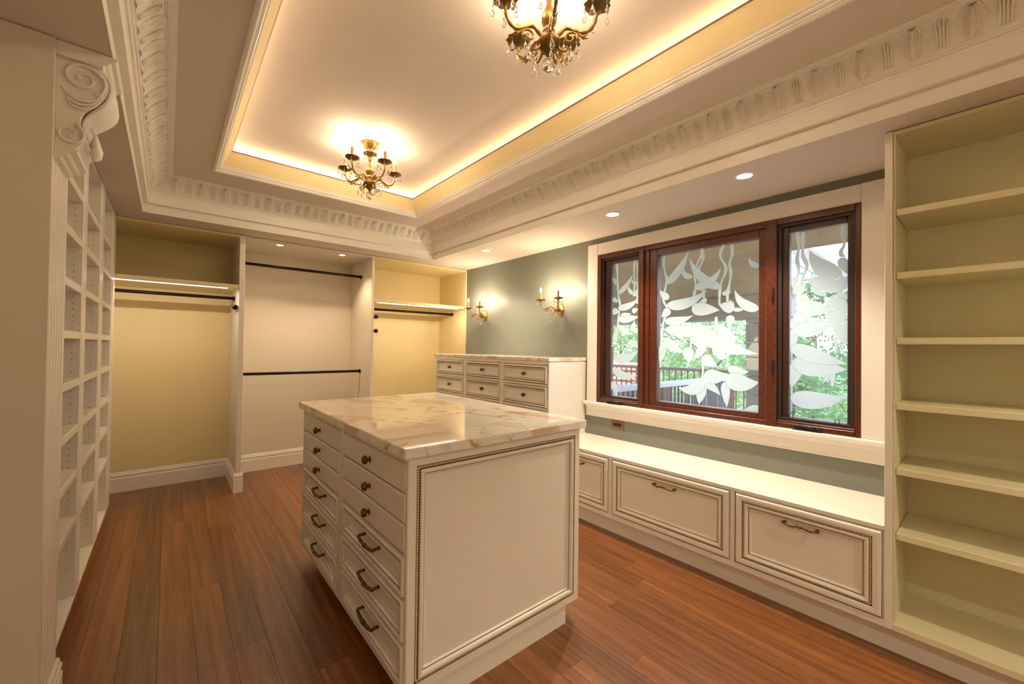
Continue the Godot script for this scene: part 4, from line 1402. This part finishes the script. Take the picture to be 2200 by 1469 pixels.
func sconce(at: Vector3, label: String) -> void:
	var t := thing("wall_sconce", label, "sconce", at, "brass two-arm candle sconces on the grey-green wall")
	var out := Basis(Vector3(0, 0, 1), Vector3(-1, 0, 0), Vector3(0, -1, 0))     # lathe axis away from the wall
	var s := Shape.new().smooth()
	s.lathe(v2([0.0, 0.0, 0.044, 0.0, 0.046, 0.004, 0.040, 0.010, 0.030, 0.016, 0.018, 0.022, 0.012, 0.030, 0.013, 0.040, 0.0, 0.048]), Transform3D(out * Basis.from_scale(Vector3(0.85, 1.0, 1.5)), Vector3.ZERO), 32, 8, 0.06)
	piece("back_plate", s, M.brass, t)
	var hub := Vector3(-0.062, 0, 0)
	s = Shape.new().smooth()
	s.lathe(v2([0.0, 0.036, 0.008, 0.032, 0.012, 0.022, 0.020, 0.012, 0.024, 0.0, 0.019, -0.014, 0.010, -0.026, 0.006, -0.034, 0.0, -0.040]), Transform3D(Basis.IDENTITY, hub), 20)
	s.tube([Vector3(-0.02, 0, 0), hub], [0.010], 8)
	piece("hub", s, M.oldbrass, t)
	var cup := cup_mesh()
	var tube := sleeve_mesh()
	var big := pendant_mesh(0.046, 0.0105)
	var small := pendant_mesh(0.034, 0.0085)
	for k in [-1.0, 1.0]:
		var tip := Vector3(-0.180, 0.095, k * 0.122)
		var d := Vector3(tip.x - hub.x, 0, tip.z)
		var reach := d.length()
		d = d.normalized()
		var turn := Basis(d, Vector3.UP, d.cross(Vector3.UP))
		var o := piece("arm", arm_mesh(reach, 0.088), M.brass, t, Transform3D(turn, hub))
		piece("scroll", arm_scroll_mesh(reach, 0.088), M.brass, o)
		piece("drip_cup", cup, M.oldbrass, t, Transform3D(Basis.from_scale(Vector3(0.9, 1, 0.9)), tip))
		piece("candle_sleeve", tube, M.sleeve, t, Transform3D(Basis.IDENTITY, tip + Vector3(0, 0.016, 0)))
		bulb(t, tip + Vector3(0, 0.083, 0), LAMP_WALL)
		for j in 4:
			var b := TAU * (j + 0.3) / 4.0
			piece("crystal_drop", small, M.crystal, t, Transform3D(Basis(Vector3.UP, b), tip + Vector3(cos(b) * 0.042, 0.003, sin(b) * 0.042)))
		piece("crystal_drop", big, M.crystal, t, Transform3D(turn, hub + d * reach * 0.46 + Vector3(0, -0.027, 0)))
		piece("crystal_drop", big, M.crystal, t, Transform3D(turn, hub + d * reach * 0.32 + Vector3(0, -0.054, 0)))
	piece("crystal_drop", pendant_mesh(0.052, 0.012), M.crystal, t, Transform3D(Basis.IDENTITY, hub + Vector3(0, -0.040, 0)))

func downlight(at: Vector3, r: float, label: String, c: Color, e: float, cone: float, group: String) -> void:
	var t := thing("downlight", label, "downlight", at, group)
	var s := Shape.new()
	s.lathe(v2([r + 0.013, 0.0, r + 0.012, -0.003, r + 0.002, -0.004, r, -0.001, r, 0.0]), Transform3D.IDENTITY, 32)
	piece("trim_ring", s, M.white, t)
	s = Shape.new()
	s.lathe(v2([r, -0.001, r * 0.9, -0.0022, 0.0, -0.0022]), Transform3D.IDENTITY, 24)
	piece("lens", s, M.lens, t)
	var l := SpotLight3D.new()
	l.name = "spot_light"
	t.add_child(l)
	l.position = Vector3(0, -0.012, 0)
	l.rotation_degrees = Vector3(-90, 0, 0)
	l.light_color = c
	l.light_energy = e
	l.spot_angle = cone
	l.spot_angle_attenuation = 0.7
	l.spot_range = 8.0
	l.spot_attenuation = 2.0
	l.light_size = 0.03
	l.shadow_enabled = true

func cove() -> void:
	var y := 2.852
	var g := 0.092
	var legs := [
		[Vector3(TX0 - g, y, (TZ0 + TZ1) / 2), Vector3(0, 0, 1), TZ1 - TZ0 + 0.1, "left", Vector3(1, 0, 0)],
		[Vector3(TX1 + g, y, (TZ0 + TZ1) / 2), Vector3(0, 0, 1), TZ1 - TZ0 + 0.1, "right", Vector3(-1, 0, 0)],
		[Vector3((TX0 + TX1) / 2, y, TZ0 - g), Vector3(1, 0, 0), TX1 - TX0, "far", Vector3(0, 0, 1)],
		[Vector3((TX0 + TX1) / 2, y, TZ1 + g), Vector3(1, 0, 0), TX1 - TX0, "near", Vector3(0, 0, -1)]]
	for k in legs:
		var o := thing("cove_light", "warm light strip hidden behind the tray ledge along its %s side" % k[3], "cove light", k[0], "warm light strips behind the tray ledge")
		var h: Vector3 = k[1] * k[2] / 2.0 + (Vector3.ONE - k[1]) * 0.006
		h.y = 0.004
		piece("strip", Shape.new().box(-h, h), M.cove, o)
		var aim: Vector3 = k[4] * 0.7 + Vector3.UP
		area_light(o, k[0] + aim.normalized() * 0.009, aim, k[1], Vector2(k[2], 0.010), Color(1.0, 0.92, 0.79), COVE * k[2])

func outlet() -> void:
	var t := thing("wall_outlet", "small bronze wall outlet under the left end of the window sill", "outlet", Vector3(WALLX, 0.724, -2.176))
	part("cover_plate", Shape.new().ring(-0.0685, -0.041, 0.0685, 0.041, v2([0, 0, 0.002, 0.005, 0.010, 0.006, 0.026, 0.006, 0.027, 0.004])), M.outlet, t, facing_room(Vector3(WALLX, 0.724, -2.176)))
	part("rocker", Shape.new().box(Vector3(WALLX - 0.006, 0.708, -2.2165), Vector3(WALLX - 0.0005, 0.740, -2.1355), 0.002), M.black, t)

# ------------------------------------------------------------------ outside

func outside() -> void:
	# house over and beside the room: eave, beam and pier
	var t := thing("eave", "tan sloping porch eave with a dark stone beam above the view outside", "eave", Vector3(4.4, 2.0, -2.5))
	part("soffit", Shape.new().prism(poly([3.29, 2.78, 5.5, 2.06, 5.5, 2.16, 3.29, 2.90]), Vector3(1, 0, 0), Vector3.UP, Vector3(0, 0, -7.0), Vector3(0, 0, -1.46)), M.eave, t)
	part("beam", Shape.new().box(Vector3(5.40, 1.79, -7.0), Vector3(5.75, 2.08, -1.50), 0.01), M.stone, t)
	part("short_soffit", Shape.new().prism(poly([3.29, 2.55, 4.30, 2.31, 4.30, 2.40, 3.29, 2.66]), Vector3(1, 0, 0), Vector3.UP, Vector3(0, 0, -1.455), Vector3(0, 0, 4.0)), M.eave, t)
	part("gutter", Shape.new().smooth().tube([Vector3(6.0, 2.62, -1.72), Vector3(6.0, 2.15, -1.10)], [0.045], 10), M.railwhite, t)
	part("fascia", Shape.new().prism(poly([-1.80, 2.72, -1.06, 2.17, -1.06, 2.28, -1.80, 3.00]), Vector3(0, 0, 1), Vector3.UP, Vector3(6.05, 0, 0), Vector3(6.12, 0, 0)), M.stone, t)
	t = thing("stone_pier", "grey rough stone pier holding the porch beam outside the middle pane", "pillar", Vector3(5.6, 0, -1.76))
	var st := Shape.new()
	var y := -0.3
	while y < 1.79:
		var h := minf(0.12 + rng.randf() * 0.12, 1.79 - y)
		var zc := -1.95 + rng.randf() * 0.2 + 0.1
		for e in [[-1.97, zc], [zc, -1.56]]:
			part("stone", Shape.new().box(Vector3(5.41 - rng.randf() * 0.03, y, e[0] + 0.004), Vector3(5.74, y + h - 0.008, e[1] - 0.004), 0.012), M.stone, t)
		y += h
	tag(part("deck", Shape.new().box(Vector3(3.29, -0.40, -9.0), Vector3(8.9, -0.30, 2.5)), M.deck, self), "grey porch deck outside the window behind the railing", "deck")
	# white railing running away from the house
	t = thing("porch_railing", "white-capped porch railing with dark blue balusters running away from the house", "railing", Vector3(5.5, -0.3, -3.25))
	part("cap_rail", Shape.new().box(Vector3(3.6, 0.83, -3.34), Vector3(8.4, 0.90, -3.18), 0.01), M.railwhite, t)
	part("bottom_rail", Shape.new().box(Vector3(3.6, -0.20, -3.29), Vector3(8.4, -0.14, -3.23)), M.railbrown, t)
	for i in 4:
		var x := 4.45 + 1.25 * i
		part("post", Shape.new().box(Vector3(x, -0.3, -3.31), Vector3(x + 0.10, 0.83, -3.21), 0.006), M.railwhite if i == 0 else M.railbrown, t)
	var x2 := 3.7
	while x2 < 8.4:
		part("baluster", Shape.new().box(Vector3(x2, -0.15, -3.275), Vector3(x2 + 0.030, 0.84, -3.245)), M.baluster, t)
		x2 += 0.115
	t = thing("far_railing", "brown metal railing across the far edge of the porch in front of the trees", "railing", Vector3(8.6, -0.3, -4.5))
	part("top_rail", Shape.new().box(Vector3(8.52, 0.94, -9.0), Vector3(8.62, 1.0, -2.62), 0.01), M.railbrown, t)
	part("bottom_rail", Shape.new().box(Vector3(8.55, -0.2, -9.0), Vector3(8.59, -0.14, -2.62)), M.railbrown, t)
	for i in 4:
		part("post", Shape.new().box(Vector3(8.52, -0.3, -8.9 + 1.7 * i), Vector3(8.62, 0.95, -8.78 + 1.7 * i)), M.railbrown, t)
	var z := -8.9
	while z < -2.64:
		part("baluster", Shape.new().box(Vector3(8.56, -0.15, z), Vector3(8.58, 0.95, z + 0.022)), M.railbrown, t)
		z += 0.14
	# a tiled roof below, lawn, trees
	t = thing("neighbour_roof", "pale orange tiled roof beyond the railing in the left pane", "roof", Vector3(12.5, 0.2, -10.5))
	for i in 9:
		var a := Vector3(11.0 + 0.34 * i, -0.55 + 0.16 * i, -14.0)
		part("tile_course", Shape.new().box(a, a + Vector3(0.40, 0.05, 5.6), 0.01), M.tile, t)
	part("deck_slab", Shape.new().prism(poly([10.9, -0.7, 14.2, -0.7, 14.2, 0.85]), Vector3(1, 0, 0), Vector3.UP, Vector3(0, 0, -14.0), Vector3(0, 0, -8.4)), M.tile, t)
	tag(part("lawn", Shape.new().box(Vector3(3.3, -1.2, -60), Vector3(70, -1.0, 60)), M.lawn, self), "sunlit green ground below the porch", "lawn")
	var spots := [[11.5, -3.2, 3.4, 0], [13.5, -6.0, 4.2, 1], [12.0, -1.0, 3.2, 2], [14.5, 1.2, 3.6, 1], [17.0, -4.0, 4.6, 2], [16.0, -9.5, 4.6, 0], [20.0, -14.0, 5.4, 1], [19.0, 0.2, 4.6, 0], [22.0, -8.0, 5.6, 1], [11.0, 1.6, 2.7, 1], [9.9, -1.6, 1.7, 1]]
	var words := ["tall dark green tree", "pale green bushy tree", "blue-green tree"]
	for i in spots.size():
		var p: Array = spots[i]
		tree(Vector3(p[0], -0.985, p[1]), p[2], p[3], "%s outside the window, %s" % [words[p[3]], ["behind the middle of the far railing", "left of the middle pane", "seen low in the right pane", "at the far right of the right pane", "far back behind the middle pane", "behind the tiled roof", "farthest left on the skyline", "far back in the right pane", "farthest back behind the railing", "low in the right pane close to the porch", "small and close behind the far railing"][i]])

func tree(at: Vector3, high: float, kind: int, label: String) -> void:
	var t := thing("tree", label, "tree", at, "trees beyond the porch")
	var s := Shape.new().smooth()
	s.tube([Vector3(0, 0, 0), Vector3(0.05, high * 0.4, 0.03), Vector3(0, high * 0.8, 0)], [0.10, 0.07, 0.02], 8)
	for k in 5:
		var a := k * 1.9
		s.tube([Vector3(0.03, high * (0.3 + 0.09 * k), 0.02), Vector3(cos(a) * high * 0.2, high * (0.48 + 0.09 * k), sin(a) * high * 0.2)], [0.035, 0.01], 6)
	piece("trunk", s, M.bark, t)
	var leafs := Shape.new()
	leafs.quad(Vector3(-0.5, 0, 0), Vector3(0, 0.04, -0.28), Vector3(0.5, -0.02, 0), Vector3(0, 0.04, 0.28), Vector3.UP)
	var mm := MultiMesh.new()
	mm.transform_format = MultiMesh.TRANSFORM_3D
	mm.mesh = leafs.mesh()
	var n := 2600
	mm.instance_count = n
	var clumps := []
	for k in 26:
		var a := rng.randf() * TAU
		var u := rng.randf()
		clumps.append([Vector3(cos(a), 0, sin(a)) * high * (0.10 + 0.30 * rng.randf()) * sin(PI * (0.2 + 0.7 * u)) + Vector3(0, high * (0.18 + 0.80 * u), 0), high * (0.07 + 0.09 * rng.randf())])
	for i in n:
		var c: Array = clumps[i % 26]
		var d: Vector3 = Vector3(rng.randfn(), rng.randfn() * 0.8, rng.randfn()) * float(c[1]) * 0.55
		var b := Basis.from_euler(Vector3(rng.randf() * TAU, rng.randf() * TAU, rng.randf() * TAU)) * (0.10 + 0.10 * rng.randf()) * (high / 4.0)
		mm.set_instance_transform(i, Transform3D(b, c[0] + d))
	var o := MultiMeshInstance3D.new()
	o.name = "foliage"
	o.multimesh = mm
	o.material_override = M.leaf[kind]
	o.set_meta("kind", "stuff")
	t.add_child(o)
